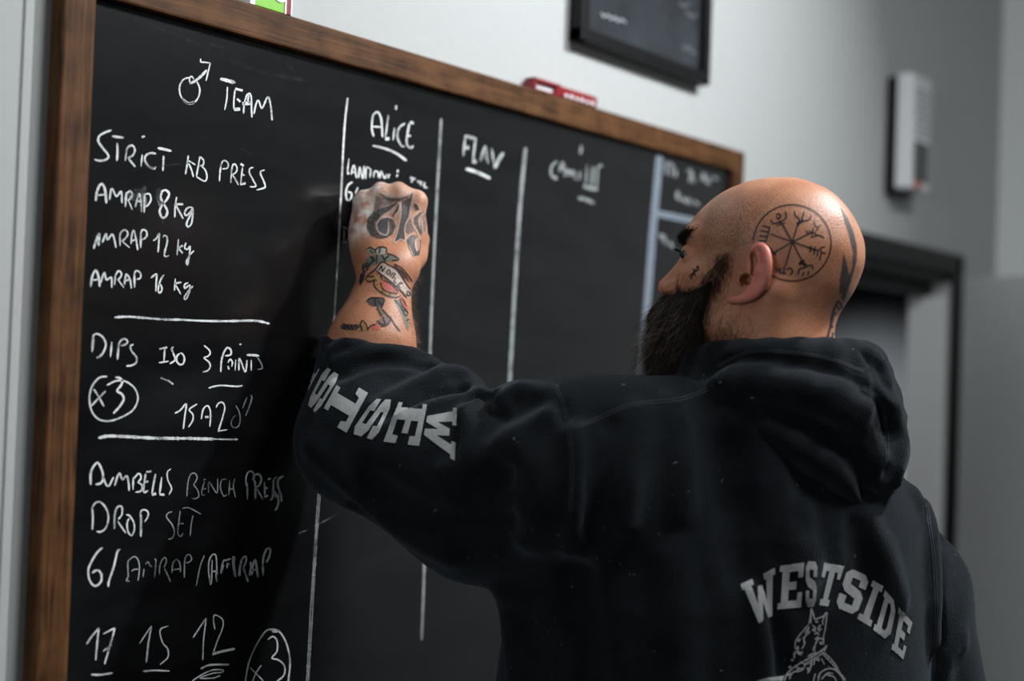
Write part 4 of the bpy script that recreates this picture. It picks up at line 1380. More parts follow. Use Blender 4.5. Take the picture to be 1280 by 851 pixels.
def cloth_mat():
    m, n, l, b = new_mat('black_fleece')
    tc = n.new('ShaderNodeTexCoord')
    n1 = n.new('ShaderNodeTexNoise'); n1.inputs['Scale'].default_value = 45; n1.inputs['Detail'].default_value = 6
    cr = n.new('ShaderNodeValToRGB')
    cr.color_ramp.elements[0].position = .3; cr.color_ramp.elements[0].color = (0.0038, 0.0050, 0.0062, 1)
    cr.color_ramp.elements[1].position = .75; cr.color_ramp.elements[1].color = (0.0080, 0.0105, 0.0130, 1)
    l.new(tc.outputs['Object'], n1.inputs['Vector']); l.new(n1.outputs['Fac'], cr.inputs['Fac'])
    vo = n.new('ShaderNodeTexVoronoi'); vo.inputs['Scale'].default_value = 95; vo.inputs['Randomness'].default_value = 1
    wv = n.new('ShaderNodeTexNoise'); wv.inputs['Scale'].default_value = 120
    mp = n.new('ShaderNodeVectorMath'); mp.operation = 'MULTIPLY_ADD'; mp.inputs[1].default_value = (.02, .02, .02)
    l.new(wv.outputs['Color'], mp.inputs[0]); l.new(tc.outputs['Object'], mp.inputs[2]); l.new(tc.outputs['Object'], wv.inputs['Vector'])
    l.new(mp.outputs[0], vo.inputs['Vector'])
    th = n.new('ShaderNodeMapRange'); th.inputs['From Min'].default_value = .11; th.inputs['From Max'].default_value = .05
    l.new(vo.outputs['Distance'], th.inputs['Value'])
    rs = n.new('ShaderNodeSeparateColor'); l.new(vo.outputs['Color'], rs.inputs[0])
    gt = n.new('ShaderNodeMath'); gt.operation = 'GREATER_THAN'; gt.inputs[1].default_value = .84
    l.new(rs.outputs[0], gt.inputs[0])
    ml = n.new('ShaderNodeMath'); ml.operation = 'MULTIPLY'
    l.new(th.outputs['Result'], ml.inputs[0]); l.new(gt.outputs[0], ml.inputs[1])
    mx = n.new('ShaderNodeMixRGB'); mx.inputs[2].default_value = (.20, .22, .23, 1)
    l.new(ml.outputs[0], mx.inputs[0]); l.new(cr.outputs['Color'], mx.inputs[1])
    l.new(mx.outputs[0], b.inputs['Base Color'])
    b.inputs['Roughness'].default_value = .95
    b.inputs['Specular IOR Level'].default_value = .12
    b.inputs['Sheen Weight'].default_value = .08
    b.inputs['Sheen Roughness'].default_value = .45
    b.inputs['Sheen Tint'].default_value = (.7, .85, 1, 1)
    nf = n.new('ShaderNodeTexNoise'); nf.inputs['Scale'].default_value = 520; nf.inputs['Detail'].default_value = 5
    l.new(tc.outputs['Object'], nf.inputs['Vector'])
    bp = n.new('ShaderNodeBump'); bp.inputs['Strength'].default_value = 1.0; bp.inputs['Distance'].default_value = .0014
    l.new(nf.outputs['Fac'], bp.inputs['Height']); l.new(bp.outputs['Normal'], b.inputs['Normal'])
    return m


M_cloth = cloth_mat()
hoodie = link('hoodie', quad_mesh('hoodie', v, q), M_cloth, smooth=True)
hoodie['label'] = 'black fleece hoodie'
adopt(man, hoodie)
hv_, hq2 = nets(hood_sdf, HLO, HHI, .003)
hv_ = relax(hv_, hq2, 3)
hood = link('hood', quad_mesh('hood', hv_, hq2), M_cloth, smooth=True)
adopt(hoodie, hood)
BODY_B = bvh_of(bv, bq)
ALLB = bvh_of(np.vstack([v, hv_]), np.vstack([q, hq2 + len(v)]))
print('hoodie', len(v), 'hood', len(hv_))

# trousers and shoes, below the picture
def trousers_sdf(p):
    d = None
    for s in (-1, 1):
        hip = np.array([*(_c0[:2] + BR[:2] * .10 * s), .92])
        kn = np.array([*(_c0[:2] + BR[:2] * .13 * s + BF[:2] * .03), .50])
        an = np.array([*(_c0[:2] + BR[:2] * .15 * s - BF[:2] * .02), .09])
        e = chain(p, [hip, kn, an], [.115, .08, .062], .03)
        d = e if d is None else smin(d, e, .03)
    d = smin(d, ell(p, (*_c0[:2], .92), (.19, .14, .12), np.stack([BR, BF, BU], 1)), .05)
    return smax(d, p[:, 2] - .95, .01)


c3 = np.array([*_c0[:2], 0])
tv2, tq2 = nets(trousers_sdf, c3 + [-.32, -.32, .02], c3 + [.32, .32, 1.0], .010)
trs = link('trousers', quad_mesh('trousers', relax(tv2, tq2), tq2), simple('dark_jersey', (.015, .016, .018), .9, .2, 60), smooth=True)
adopt(man, trs)
for s in (-1, 1):
    a0 = np.array([*(_c0[:2] + BR[:2] * .15 * s - BF[:2] * .04), .045])
    fwd = BF + BR * .15 * s

    def shoe_sdf(p):
        d = chain(p, [a0, a0 + fwd * .10, a0 + fwd * .20], [.048, .05, .042], .03)
        d = smin(d, cone(p, a0 + BU * .02, a0 + BU * .07, .045, .05), .03)
        return smax(d, -p[:, 2] + .002, .004)
    sv, sq = nets(shoe_sdf, a0 - [.12, .12, .06], a0 + fwd * .2 + [.14, .14, .12] if True else None, .006)
    sh = link('shoe', quad_mesh('shoe', sv, sq), simple('black_shoe', (.02, .02, .02), .5, .2, 60), smooth=True)
    adopt(man, sh)
# ------------------------------------------------------------------ prints and tattoos laid on the cloth and the skin
def inside(poly, x, y):
    poly = np.asarray(poly)
    x1, y1 = poly[:, 0], poly[:, 1]
    x2, y2 = np.roll(x1, -1), np.roll(y1, -1)
    c = (y1[None] > y[:, None]) != (y2[None] > y[:, None])
    xi = (x2 - x1)[None] * (y[:, None] - y1[None]) / np.where(y2 - y1 == 0, 1e-9, y2 - y1)[None] + x1[None]
    return (c & (x[:, None] < xi)).sum(1) % 2 == 1


class Decal:
    def __init__(self, bvh, lift):
        self.b, self.lift, self.v, self.f = bvh, lift, [], []

    def _add(self, pts2, faces):
        idx, last = [], None
        for x, y in pts2:
            h = cast(self.b, x, y, self.lift)
            if h is None:
                idx.append(-1)
            else:
                idx.append(len(self.v))
                self.v.append(h)
        for f in faces:
            g = [idx[i] for i in f]
            if min(g) < 0:
                continue
            p = np.array([self.v[i] for i in g])
            if max(np.linalg.norm(p[i] - p[i - 1]) for i in range(len(g))) < .02:
                self.f.append(g)

    def poly(self, loops, step=2.0):
        loops = [np.asarray(l, float) for l in loops]
        bp, be = [], []
        for l in loops:
            c = sharp_line(np.vstack([l, l[:1]]), step)[:-1]
            n0 = len(bp)
            bp += [Vector(p) for p in c]
            be += [(n0 + i, n0 + (i + 1) % len(c)) for i in range(len(c))]
        allp = np.vstack(loops)
        gx, gy = np.meshgrid(np.arange(allp[:, 0].min(), allp[:, 0].max(), step), np.arange(allp[:, 1].min(), allp[:, 1].max(), step))
        gx, gy = gx.ravel(), gy.ravel()
        k = np.zeros(len(gx), bool)
        for l in loops:
            k ^= inside(l, gx, gy)
        bp += [Vector((a, b)) for a, b in zip(gx[k], gy[k])]
        vv, _, ff, _, _, _ = delaunay_2d_cdt(bp, be, [], 0, 1e-4)
        vv = np.array([tuple(p) for p in vv])
        ff = np.array([f[:3] for f in ff])
        cen = vv[ff].mean(1)
        k = np.zeros(len(cen), bool)
        for l in loops:
            k ^= inside(l, cen[:, 0], cen[:, 1])
        self._add(vv, ff[k].tolist())

    def line(self, pts, w, sharp=False, jit=0.0, taper=True):
        c = sharp_line(pts, 1.3) if sharp else catmull(pts, 1.3)
        L, R_ = stroke_outline(c, w, jit, taper)
        n = len(c)
        self._add(np.vstack([L, R_]), [(i, i + 1, n + i + 1, n + i) for i in range(n - 1)])

    def done(self, name, mat, parent, label=None):
        me = raw_mesh(name, self.v, self.f)
        bm = bmesh.new()
        bm.from_mesh(me)
        bmesh.ops.recalc_face_normals(bm, faces=bm.faces)
        bm.to_mesh(me)
        bm.free()
        o = link(name, me, mat, smooth=True)
        if label:
            o['label'] = label
        return adopt(parent, o)


def cx(off, sc, pts):
    return np.asarray(pts, float) / sc + np.asarray(off, float)


def ink(name, col, alpha, rough=.5, spec=.3, grain=0.0):
    m, n, l, b = new_mat(name)
    b.inputs['Base Color'].default_value = (*col, 1)
    b.inputs['Roughness'].default_value = rough
    b.inputs['Specular IOR Level'].default_value = spec
    tc = n.new('ShaderNodeTexCoord')
    nt = n.new('ShaderNodeTexNoise')
    nt.inputs['Scale'].default_value = 300
    nt.inputs['Detail'].default_value = 4
    l.new(tc.outputs['Object'], nt.inputs['Vector'])
    mr = n.new('ShaderNodeMapRange')
    mr.inputs['From Min'].default_value, mr.inputs['From Max'].default_value = .3, .7
    mr.inputs['To Min'].default_value, mr.inputs['To Max'].default_value = max(0, alpha - grain), min(1, alpha + grain)
    l.new(nt.outputs['Fac'], mr.inputs['Value'])
    l.new(mr.outputs['Result'], b.inputs['Alpha'])
    return m


GLYPH = {
    'W': [[(0, 1), (.34, 1), (.34, .86), (.27, .86), (.34, .38), (.43, .78), (.57, .78), (.66, .38), (.73, .86), (.66, .86), (.66, 1), (1, 1), (1, .86), (.93, .86), (.78, 0), (.60, 0), (.5, .42),
           (.40, 0), (.22, 0), (.07, .86), (0, .86)]],
    'E': [[(0, 1), (1, 1), (1, .68), (.80, .68), (.78, .83), (.42, .83), (.42, .60), (.74, .60), (.74, .42), (.42, .42), (.42, .17), (.80, .17), (.82, .34), (1, .34), (1, 0), (0, 0), (0, .14), (.12, .14),
           (.12, .86), (0, .86)]],
    'S': [[(.20, 1), (.80, 1), (1, .87), (1, .66), (.68, .66), (.68, .82), (.32, .82), (.32, .66), (.82, .57), (1, .44), (1, .14), (.80, 0), (.20, 0), (0, .14), (0, .36), (.32, .36), (.32, .18), (.68, .18),
           (.68, .36), (.18, .45), (0, .58), (0, .87)]],
    'T': [[(0, 1), (1, 1), (1, .66), (.84, .66), (.80, .82), (.65, .82), (.65, .15), (.79, .15), (.79, 0), (.21, 0), (.21, .15), (.35, .15), (.35, .82), (.20, .82), (.16, .66), (0, .66)]],
    'I': [[(0, 1), (1, 1), (1, .85), (.74, .85), (.74, .15), (1, .15), (1, 0), (0, 0), (0, .15), (.26, .15), (.26, .85), (0, .85)]],
    'D': [[(0, 1), (.72, 1), (1, .80), (1, .20), (.72, 0), (0, 0), (0, .15), (.12, .15), (.12, .85), (0, .85)], [(.42, .83), (.62, .83), (.70, .72), (.70, .28), (.62, .17), (.42, .17)]],
}


def glyph(dec, ch, quad):
    tl, tr, br, bl = [np.array(k, float) for k in quad]
    loops = []
    for l in GLYPH[ch]:
        loops.append([tl * (1 - x) * y + tr * x * y + br * x * (1 - y) + bl * (1 - x) * (1 - y) for x, y in l])
    dec.poly(loops, 1.8)


M_printink = ink('grey_screen_print', (0.36, 0.37, 0.37), .93, .75, .25, .10)
dl = Decal(HB, .0008)
so = lambda q: cx((370, 440), 5.673, q)
for ch, qd in (('W', [(1145, 398), (1128, 772), (900, 642), (942, 402)]), ('E', [(930, 374), (875, 667), (622, 636), (728, 355)]), ('S', [(690, 340), (565, 628), (386, 575), (556, 333)]),
               ('T', [(512, 292), (360, 572), (168, 458), (320, 178)]), ('S', [(315, 168), (148, 437), (80, 368), (214, 102)]), ('I', [(172, 122), (92, 272), (66, 195), (108, 112)])):
    glyph(dl, ch, so(qd))
dl.done('sleeve_lettering', M_printink, hoodie, 'grey block lettering down the raised sleeve')
dl = Decal(ALLB, .0008)
bo = lambda q: cx((920, 690), 5.287, q)
for ch, qd in (('W', [(32, 215), (256, 102), (272, 399), (115, 488)]), ('E', [(291, 90), (450, 67), (428, 363), (273, 377)]), ('S', [(460, 58), (538, 64), (522, 357), (460, 363)]),
               ('T', [(578, 68), (712, 92), (628, 358), (526, 347)]), ('S', [(738, 100), (884, 163), (792, 418), (650, 362)]), ('I', [(904, 183), (974, 224), (886, 494), (798, 438)]),
               ('D', [(984, 248), (1062, 338), (1008, 592), (903, 514)]), ('E', [(1074, 362), (1162, 464), (1102, 708), (1024, 640)])):
    glyph(dl, ch, bo(qd))
dl.done('back_lettering', M_printink, hoodie, 'grey arched block lettering on the back')
dl = Decal(ALLB, .0008)
for w, pts in ((1.5, [(480, 470), (490, 420), (495, 370), (508, 410), (518, 440), (550, 432), (575, 420), (597, 400), (594, 450), (586, 510), (575, 560), (576, 610)]), (1.2, [(497, 375), (492, 430), (494, 470)]),
               (1.2, [(590, 410), (570, 450), (575, 480)]), (1.6, [(500, 480), (520, 498), (515, 530)]), (1.6, [(560, 478), (540, 500), (550, 525)]), (1.8, [(515, 545), (530, 530), (548, 548)]),
               (1.3, [(482, 470), (440, 520), (408, 560), (390, 600), (396, 640), (440, 672)]), (1.2, [(440, 560), (452, 600), (430, 640)]), (1.3, [(490, 520), (450, 560), (445, 600)]),
               (1.3, [(560, 562), (530, 590), (505, 652)]), (1.4, [(575, 575), (548, 570), (520, 600)]), (1.6, [(440, 722), (500, 690), (560, 650), (600, 618)]), (1.2, [(450, 735), (510, 705), (580, 660)]),
               (1.3, [(595, 612), (582, 655)]), (1.5, [(578, 662), (620, 700), (660, 750), (680, 790), (722, 845)]), (1.3, [(570, 672), (610, 712), (650, 756), (668, 790)]),
               (1.6, [(440, 720), (380, 762), (340, 800), (318, 851)]), (1.3, [(450, 760), (380, 790), (350, 840)]), (1.6, [(385, 700), (388, 660), (430, 680)]), (1.5, [(420, 722), (452, 742), (430, 780), (370, 792)]),
               (1.2, [(455, 740), (490, 730)]), (1.5, [(500, 700), (490, 760), (468, 802)]), (1.2, [(522, 690), (510, 745)]), (1.2, [(560, 700), (582, 740)]), (1.2, [(540, 690), (545, 720)]),
               (1.5, [(540, 851), (552, 800), (600, 770), (650, 775), (690, 815), (712, 851)]), (1.4, [(522, 800), (508, 851)]), (1.4, [(600, 812), (640, 820), (662, 851)]), (1.4, [(560, 840), (600, 800), (640, 800)]),
               (2.4, [(505, 505), (512, 520)]), (2.2, [(560, 500), (552, 515)]), (2.6, [(520, 455), (540, 460)]), (2.0, [(480, 490), (470, 515), (452, 535)]), (2.2, [(420, 570), (408, 590)]), (2.0, [(402, 620), (412, 640)]),
               (2.2, [(470, 760), (480, 790)]), (2.0, [(530, 700), (535, 715)]), (2.2, [(590, 630), (575, 640), (560, 660)]), (2.0, [(400, 760), (420, 768)]), (1.8, [(585, 810), (620, 795)]), (2.4, [(545, 560), (520, 575)]), (2.0, [(555, 590), (562, 610)]),
               (1.6, [(520, 610), (512, 640), (520, 655)]), (1.8, [(470, 690), (500, 672), (530, 660)]), (2.0, [(340, 815), (365, 800)]),
               (2.4, [(365, 715), (378, 705)]), (2.2, [(352, 765), (362, 750)]), (1.6, [(400, 650), (420, 665), (440, 655)]), (1.6, [(575, 640), (590, 625)]), (2.0, [(510, 640), (520, 622)])):
    dl.line(bo(pts), w * 1.2, jit=.2)
dl.poly([bo([(128, 851), (200, 830), (320, 815), (306, 851)])])
dl.done('back_emblem', M_printink, hoodie, 'pale line-drawn animal emblem on the back')

# seams of the hoodie: twin rows of stitching
M_stitch = simple('black_thread', (0.021, 0.026, 0.030), .8, .2, 200, spec=.2)


def seam(pts, gap=3.4, bvh=ALLB, w=1.4, par=hoodie):
    dl = Decal(bvh, .0006)
    c = catmull(pts, 2.0)
    L, R_ = stroke_outline(c, gap * 2, 0, False)
    dl.line(c + (L - c) * .5, w, True, taper=False)
    dl.line(c + (R_ - c) * .5, w, True, taper=False)
    dl.done('seam', M_stitch, par)


seam([(692, 481), (705, 505), (712, 540), (715, 580), (714, 640)])
seam([(714, 534), (740, 526), (786, 507), (850, 499), (886, 486)])
seam([(1158, 632), (1167, 697), (1170, 771), (1166, 845)], 2.6)
seam([(1078, 484), (1101, 503), (1108, 540), (1109, 592)], 3.2)
seam([(896, 458), (935, 440), (985, 440), (1035, 448), (1080, 464)], 2.4)

# ---- tattoos
M_ink = ink('tattoo_black', (0.012, 0.012, 0.014), .88, .5, .3, .12)
M_inkg = ink('tattoo_grey', (0.045, 0.052, 0.058), .72, .5, .3, .22)
M_inkl = ink('tattoo_light_grey', (0.13, 0.14, 0.15), .45, .5, .3, .25)
M_inkgr = ink('tattoo_green', (0.15, 0.21, 0.18), .6, .5, .3, .25)
M_inkred = ink('tattoo_red', (0.55, 0.12, 0.10), .58, .5, .3, .25)
M_inkyel = ink('tattoo_yellow', (0.42, 0.27, 0.10), .42, .5, .3, .25)
M_inkpale = ink('tattoo_pale', (0.62, 0.50, 0.42), .75, .5, .3, .15)
TB = BODY_B
LIFT = .0004
hd = lambda q: cx((920, 240), 4.253, q)
dl = Decal(TB, LIFT)
th = np.radians(np.linspace(178, -122, 90))
dl.line(hd(np.stack([299 + 206 * np.cos(th), 270 - 202 * np.sin(th)], 1)), 1.8, True)
for e in ((245, 168), (335, 150), (402, 215), (440, 312), (352, 368), (262, 395), (200, 322), (182, 222)):
    dl.line(hd([(300, 265), e]), 1.9, True)
for w, s in ((1.6, [(182, 180), (172, 220), (160, 265)]), (1.8, [(180, 190), (140, 178)]), (1.8, [(172, 213), (130, 205)]), (1.8, [(168, 239), (125, 232)]), (1.8, [(162, 263), (122, 258)]),
             (1.7, [(183, 145), (198, 166), (232, 160), (265, 140), (263, 102)]), (1.9, [(215, 125), (225, 115), (238, 128), (226, 142), (214, 130)]), (1.8, [(215, 180), (265, 162)]), (1.5, [(232, 148), (240, 172)]),
             (1.7, [(312, 98), (315, 125), (335, 142), (335, 160)]), (1.7, [(400, 125), (385, 150), (342, 152)]), (1.7, [(362, 105), (350, 150)]), (2.4, [(322, 168), (360, 156)]), (1.7, [(330, 180), (345, 150)]),
             (1.7, [(415, 155), (420, 180), (442, 190)]), (1.7, [(470, 245), (440, 230), (400, 240)]), (1.9, [(385, 205), (432, 228)]), (1.9, [(412, 190), (400, 242)]), (1.7, [(452, 172), (420, 215)]), (1.5, [(370, 205), (385, 222)]),
             (1.7, [(475, 290), (450, 298), (455, 320), (480, 326)]), (1.8, [(400, 285), (394, 320)]), (1.8, [(420, 290), (414, 332)]), (1.8, [(440, 298), (428, 348)]), (1.5, [(452, 325), (445, 362)]), (1.5, [(375, 295), (440, 312)]),
             (3.6, [(342, 365), (372, 392)]), (3.2, [(335, 385), (362, 362)]), (1.8, [(332, 440), (335, 412), (365, 400), (400, 388), (412, 412)]), (1.8, [(352, 446), (362, 424)]), (1.8, [(380, 440), (388, 420)]),
             (1.7, [(210, 400), (225, 420), (246, 402)]), (1.7, [(256, 396), (254, 438)]), (1.7, [(265, 412), (290, 405), (300, 425), (284, 442)]), (1.7, [(238, 425), (266, 436)]), (1.5, [(228, 398), (236, 436)]),
             (1.7, [(190, 305), (200, 325), (215, 336)]), (1.7, [(200, 325), (222, 314)])):
    dl.line(hd(s), w * 1.15)
dl.done('scalp_tattoo', M_ink, body, 'black circular rune compass tattoo above the ear')
dl = Decal(TB, LIFT)
dl.poly([hd([(556, 82), (590, 130), (622, 205), (642, 290), (642, 360), (612, 470), (574, 585), (556, 560), (586, 480), (618, 400), (622, 320), (606, 250), (580, 165)])])
dl.poly([hd([(572, 318), (592, 392), (602, 440), (606, 480), (578, 525), (550, 540), (553, 460), (565, 390)])])
for s in ([(540, 575), (515, 640), (500, 720), (478, 790)], [(540, 575), (560, 612), (535, 700), (502, 790)], [(515, 640), (548, 655)], [(500, 720), (532, 702)], [(520, 640), (502, 722)], [(488, 760), (515, 750)], [(530, 600), (550, 625)]):
    dl.line(hd(s), 2.8)
dl.done('nape_tattoo', M_inkg, body, 'grey blade tattoo down the back of the head')
fc = lambda q: cx((810, 270), 6.547, q)
dl = Decal(TB, LIFT)
for s in ([(412, 404), (380, 455), (350, 522)], [(368, 425), (380, 460), (392, 500)], [(412, 404), (414, 440), (375, 462), (335, 498)]):
    dl.line(fc(s), 1.8, True)
dl.done('cheek_tattoo', M_ink, body, 'small rune tattoo below the eye')

hn = lambda q: cx((420, 210), 7.093, q)
dl = Decal(TB, LIFT)
dl.poly([hn([(470, 335), (400, 352), (330, 390), (278, 450), (272, 530), (308, 600), (378, 630), (450, 622), (505, 582), (526, 512), (505, 458), (455, 440), (400, 452), (365, 500), (378, 560), (430, 590), (452, 585), (470, 470),
              (490, 490), (485, 560), (450, 600), (390, 595), (355, 540), (352, 480), (400, 430), (480, 380), (560, 320), (540, 305)])])
dl.poly([hn([(582, 292), (650, 262), (690, 215), (664, 330), (645, 430), (608, 520), (612, 630), (575, 642), (520, 660), (548, 560), (572, 430), (578, 340)])])
dl.poly([hn([(732, 402), (690, 440), (690, 492), (735, 570), (752, 600), (758, 560), (735, 500), (730, 450), (760, 400), (800, 385), (770, 375)])])
dl.poly([hn([(690, 592), (650, 605), (625, 640), (640, 700), (680, 785), (738, 772), (750, 690), (752, 620), (735, 640), (735, 720), (715, 738), (697, 700), (700, 640), (730, 615)])])
dl.poly([hn([(690, 322), (715, 308), (738, 365), (705, 380)])])
dl.poly([hn([(500, 425), (545, 335), (560, 330), (555, 380), (520, 430)])])
dl.poly([hn([(380, 222), (470, 262), (560, 268), (650, 242), (690, 215), (640, 262), (560, 296), (470, 292), (420, 270)])])
dl.done('hand_tattoo', M_inkg, body, 'grey ornamental lettering tattoo on the back of the hand')
dl = Decal(TB, LIFT * 1.6)
dl.poly([hn([(365, 500), (400, 452), (455, 440), (505, 458), (520, 510), (500, 575), (450, 612), (395, 592)])])
dl.poly([hn([(350, 240), (440, 275), (540, 300), (400, 350), (330, 385), (345, 330)])])
dl.poly([hn([(610, 560), (620, 500), (660, 450), (680, 480), (690, 560), (640, 590)])])
dl.poly([hn([(750, 430), (790, 400), (800, 480), (790, 560), (765, 590), (748, 510)])])
dl.done('hand_tattoo_shading', M_inkl, body)
dl = Decal(TB, LIFT * 2.2)
for s in ([(362, 210), (470, 240), (560, 245), (650, 228), (692, 212)], [(692, 212), (664, 330), (650, 430)], [(575, 300), (572, 420), (545, 560), (515, 662), (575, 635), (612, 650), (606, 540)], [(400, 430), (480, 380), (565, 310), (555, 380), (520, 425), (545, 440)],
          [(365, 500), (400, 448), (470, 438), (525, 470), (540, 530), (505, 590)], [(362, 505), (378, 565), (440, 600), (462, 560), (465, 470)], [(615, 600), (608, 530), (640, 450), (665, 430)], [(675, 500), (680, 440), (735, 395), (800, 378)],
          [(675, 500), (715, 560), (738, 620), (750, 640)], [(620, 640), (650, 600), (700, 580)], [(640, 690), (685, 785)], [(750, 430), (760, 520), (772, 590)], [(700, 640), (722, 620), (735, 680), (715, 738), (700, 690), (700, 640)], [(690, 300), (730, 330), (745, 380)]):
    dl.line(hn(s), 1.0)
dl.done('hand_tattoo_outline', M_inkpale, body)

fa = lambda q: cx((410, 300), 6.546, q)


def tat(name, mat, polys=(), lines=(), lift=LIFT, label=None):
    for p in polys:
        dl = Decal(TB, lift)
        dl.poly([fa(p)])
        dl.done(name, mat, body, label)
        label = None
    if not lines:
        return
    dl = Decal(TB, lift)
    for w, s in lines:
        dl.line(fa(s), w)
    dl.done(name, mat, body, label)


tat('forearm_tattoo_leaves', M_inkgr, [[(345, 130), (400, 118), (440, 122), (480, 108), (540, 130), (575, 160), (520, 165), (480, 180), (440, 175), (400, 200), (360, 212), (320, 232), (288, 250), (285, 200), (318, 155)],
                                       [(540, 480), (580, 500), (620, 560), (650, 620), (662, 700), (655, 750), (630, 700), (600, 612), (560, 540)]], label='green leaf tattoo on the forearm')
M_inkp = ink('tattoo_petal', (0.36, 0.42, 0.38), .6, .5, .3, .2)
tat('forearm_tattoo_petals', M_inkp, [[(320, 82), (345, 65), (385, 80), (430, 60), (475, 70), (480, 106), (440, 120), (400, 116), (350, 122)]])
tat('forearm_tattoo_banner', M_inkpale, [[(440, 182), (490, 202), (560, 242), (620, 330), (672, 410), (670, 480), (640, 470), (600, 420), (520, 345), (440, 285), (395, 250)]], label='pale lettered banner tattoo')
tat('forearm_tattoo_gold', M_inkyel, [[(385, 320), (430, 290), (442, 330), (430, 370), (470, 420), (560, 440), (570, 465), (500, 460), (410, 410), (380, 360)], [(310, 320), (335, 285), (395, 275), (390, 318), (340, 340)],
                                      [(215, 742), (260, 700), (280, 665), (310, 690), (325, 740), (270, 758)], [(430, 560), (450, 565), (450, 590), (430, 595)]])
tat('forearm_tattoo_red', M_inkred, [[(432, 342), (460, 322), (520, 352), (580, 410), (570, 432), (510, 428), (450, 400)], [(590, 450), (635, 500), (655, 560), (645, 588), (610, 540), (585, 480)],
                                     [(350, 702), (400, 690), (430, 710), (420, 735), (360, 735)], [(560, 245), (600, 250), (650, 310), (660, 350), (620, 300)]], label='red heart tattoo')
tat('forearm_tattoo_boot', M_inkg, [[(320, 506), (345, 480), (400, 475), (455, 485), (470, 495), (450, 540), (440, 560), (400, 545), (350, 540)], [(100, 702), (130, 680), (160, 690), (255, 690), (210, 738), (150, 738), (112, 726)],
                                    [(290, 242), (310, 250), (297, 320), (270, 375), (256, 360), (275, 290)]], label='dark boot and cuff tattoo')
tat('forearm_tattoo_figure', M_inkl, [[(400, 545), (442, 560), (470, 600), (512, 640), (490, 690), (430, 705), (395, 670), (440, 630), (420, 590)]])
tat('forearm_tattoo_outline', M_ink, (), [(1.7, s) for s in (
    [(310, 325), (330, 290), (390, 240), (440, 182), (490, 202), (560, 242), (620, 330), (672, 410)], [(395, 250), (440, 285), (520, 345), (600, 420), (640, 470)], [(310, 325), (345, 342), (395, 318)],
    [(385, 320), (378, 365), (410, 412), (500, 462), (570, 468), (590, 450)], [(430, 345), (450, 402), (510, 432), (572, 436)], [(430, 290), (445, 330)], [(585, 480), (612, 545), (655, 600)], [(540, 195), (600, 230), (655, 290), (690, 340)],
    [(318, 82), (345, 63), (385, 80), (430, 58), (478, 70), (482, 108), (540, 128), (578, 160), (520, 167)], [(345, 130), (370, 165), (330, 220)], [(400, 118), (400, 195)], [(440, 122), (470, 175)], [(318, 506), (345, 478), (400, 473), (458, 485), (440, 560)],
    [(500, 620), (545, 690), (590, 748)], [(512, 640), (490, 692), (430, 708)], [(215, 742), (262, 700), (280, 662), (312, 690), (328, 742)], [(400, 548), (422, 592), (440, 630)], [(395, 330), (400, 340)], [(400, 365), (408, 372)], [(440, 420), (450, 425)], [(500, 446), (510, 448)],
    [(290, 200), (285, 250)], [(410, 500), (450, 540)], [(270, 700), (280, 745)], [(345, 85), (372, 112)], [(430, 64), (420, 110)], [(385, 82), (392, 112)], [(300, 205), (335, 185)], [(295, 225), (345, 205)], [(365, 135), (385, 175)], [(500, 130), (455, 160)],
    [(545, 205), (575, 250), (630, 320)], [(570, 225), (640, 300)], [(600, 250), (665, 345)], [(545, 488), (590, 540), (625, 610)], [(560, 500), (575, 495)], [(590, 540), (610, 530)], [(610, 580), (632, 575)], [(625, 620), (650, 610)], [(640, 660), (662, 650)],
    [(440, 565), (478, 605), (505, 640)], [(400, 660), (440, 690), (490, 692)], [(450, 632), (470, 690)], [(395, 690), (350, 702), (325, 735)], [(130, 682), (150, 715), (112, 726)], [(160, 690), (175, 735)], [(190, 692), (205, 738)], [(230, 692), (240, 715)],
    [(275, 275), (262, 350)], [(295, 290), (280, 345)], [(315, 250), (335, 225)], [(330, 300), (380, 300)], [(385, 480), (390, 540)], [(455, 330), (520, 360), (575, 425)], [(600, 470), (640, 540)])], lift=LIFT * 2)
tat('forearm_tattoo_lettering', M_ink, (), [(1.6, s) for s in (
    [(415, 250), (440, 210)], [(440, 210), (445, 262)], [(445, 262), (468, 225)],
    [(478, 265), (495, 245), (512, 262), (495, 285), (478, 265)], [(508, 300), (532, 268)], [(532, 268), (552, 282), (530, 292)], [(530, 292), (545, 308), (515, 308)], [(555, 310), (540, 340), (560, 352)],
    [(590, 345), (568, 368), (590, 390)], [(578, 356), (592, 366)], [(590, 345), (608, 360)], [(640, 420), (662, 425), (664, 455), (645, 452), (640, 422)])], lift=LIFT * 2.6)
# ------------------------------------------------------------------ beard, brows and body hair
def beard_sdf(q, full=False):
    m = mirror(q)
    d = chain(m, [(4.6, 6.2, -.6), (5.9, 5.8, -2.0)], [.2, .9], .3)
    if full:
        d = smin(d, chain(m, [(2.4, 6.9, 2.8), (3.2, 6.8, 1.4), (4.6, 6.2, -.6)], [.3, .55, .85], .3), .3)
    d = smin(d, cone(m, (6.9, 5.0, -3.4), (9.3, 3.4, -4.0), 1.6, 2.1), 1.0)
    d = smin(d, cone(m, (7.3, 4.4, -5.6), (10.2, 2.4, -6.8), 2.2, 3.0), 1.2)
    d = smin(d, cone(q, (11.4, 0, -4.9), (11.3, 0, -10.5), 3.2, 3.2), 1.2)
    d = smin(d, cone(m, (9.8, 1.8, -9.0), (9.6, 1.4, -12.5), 3.1, 3.0), 1.5)
    d = smin(d, cone(m, (12.1, .3, -2.6), (10.6, 3.0, -3.7), .95, 1.25), .8)
    d = smin(d, cone(m, (7.2, 4.8, -1.8), (9.4, 3.6, -2.5), .55, .9), 1.2)
    return d + wave_noise(q, (2.2, 4.5), 8, .16)


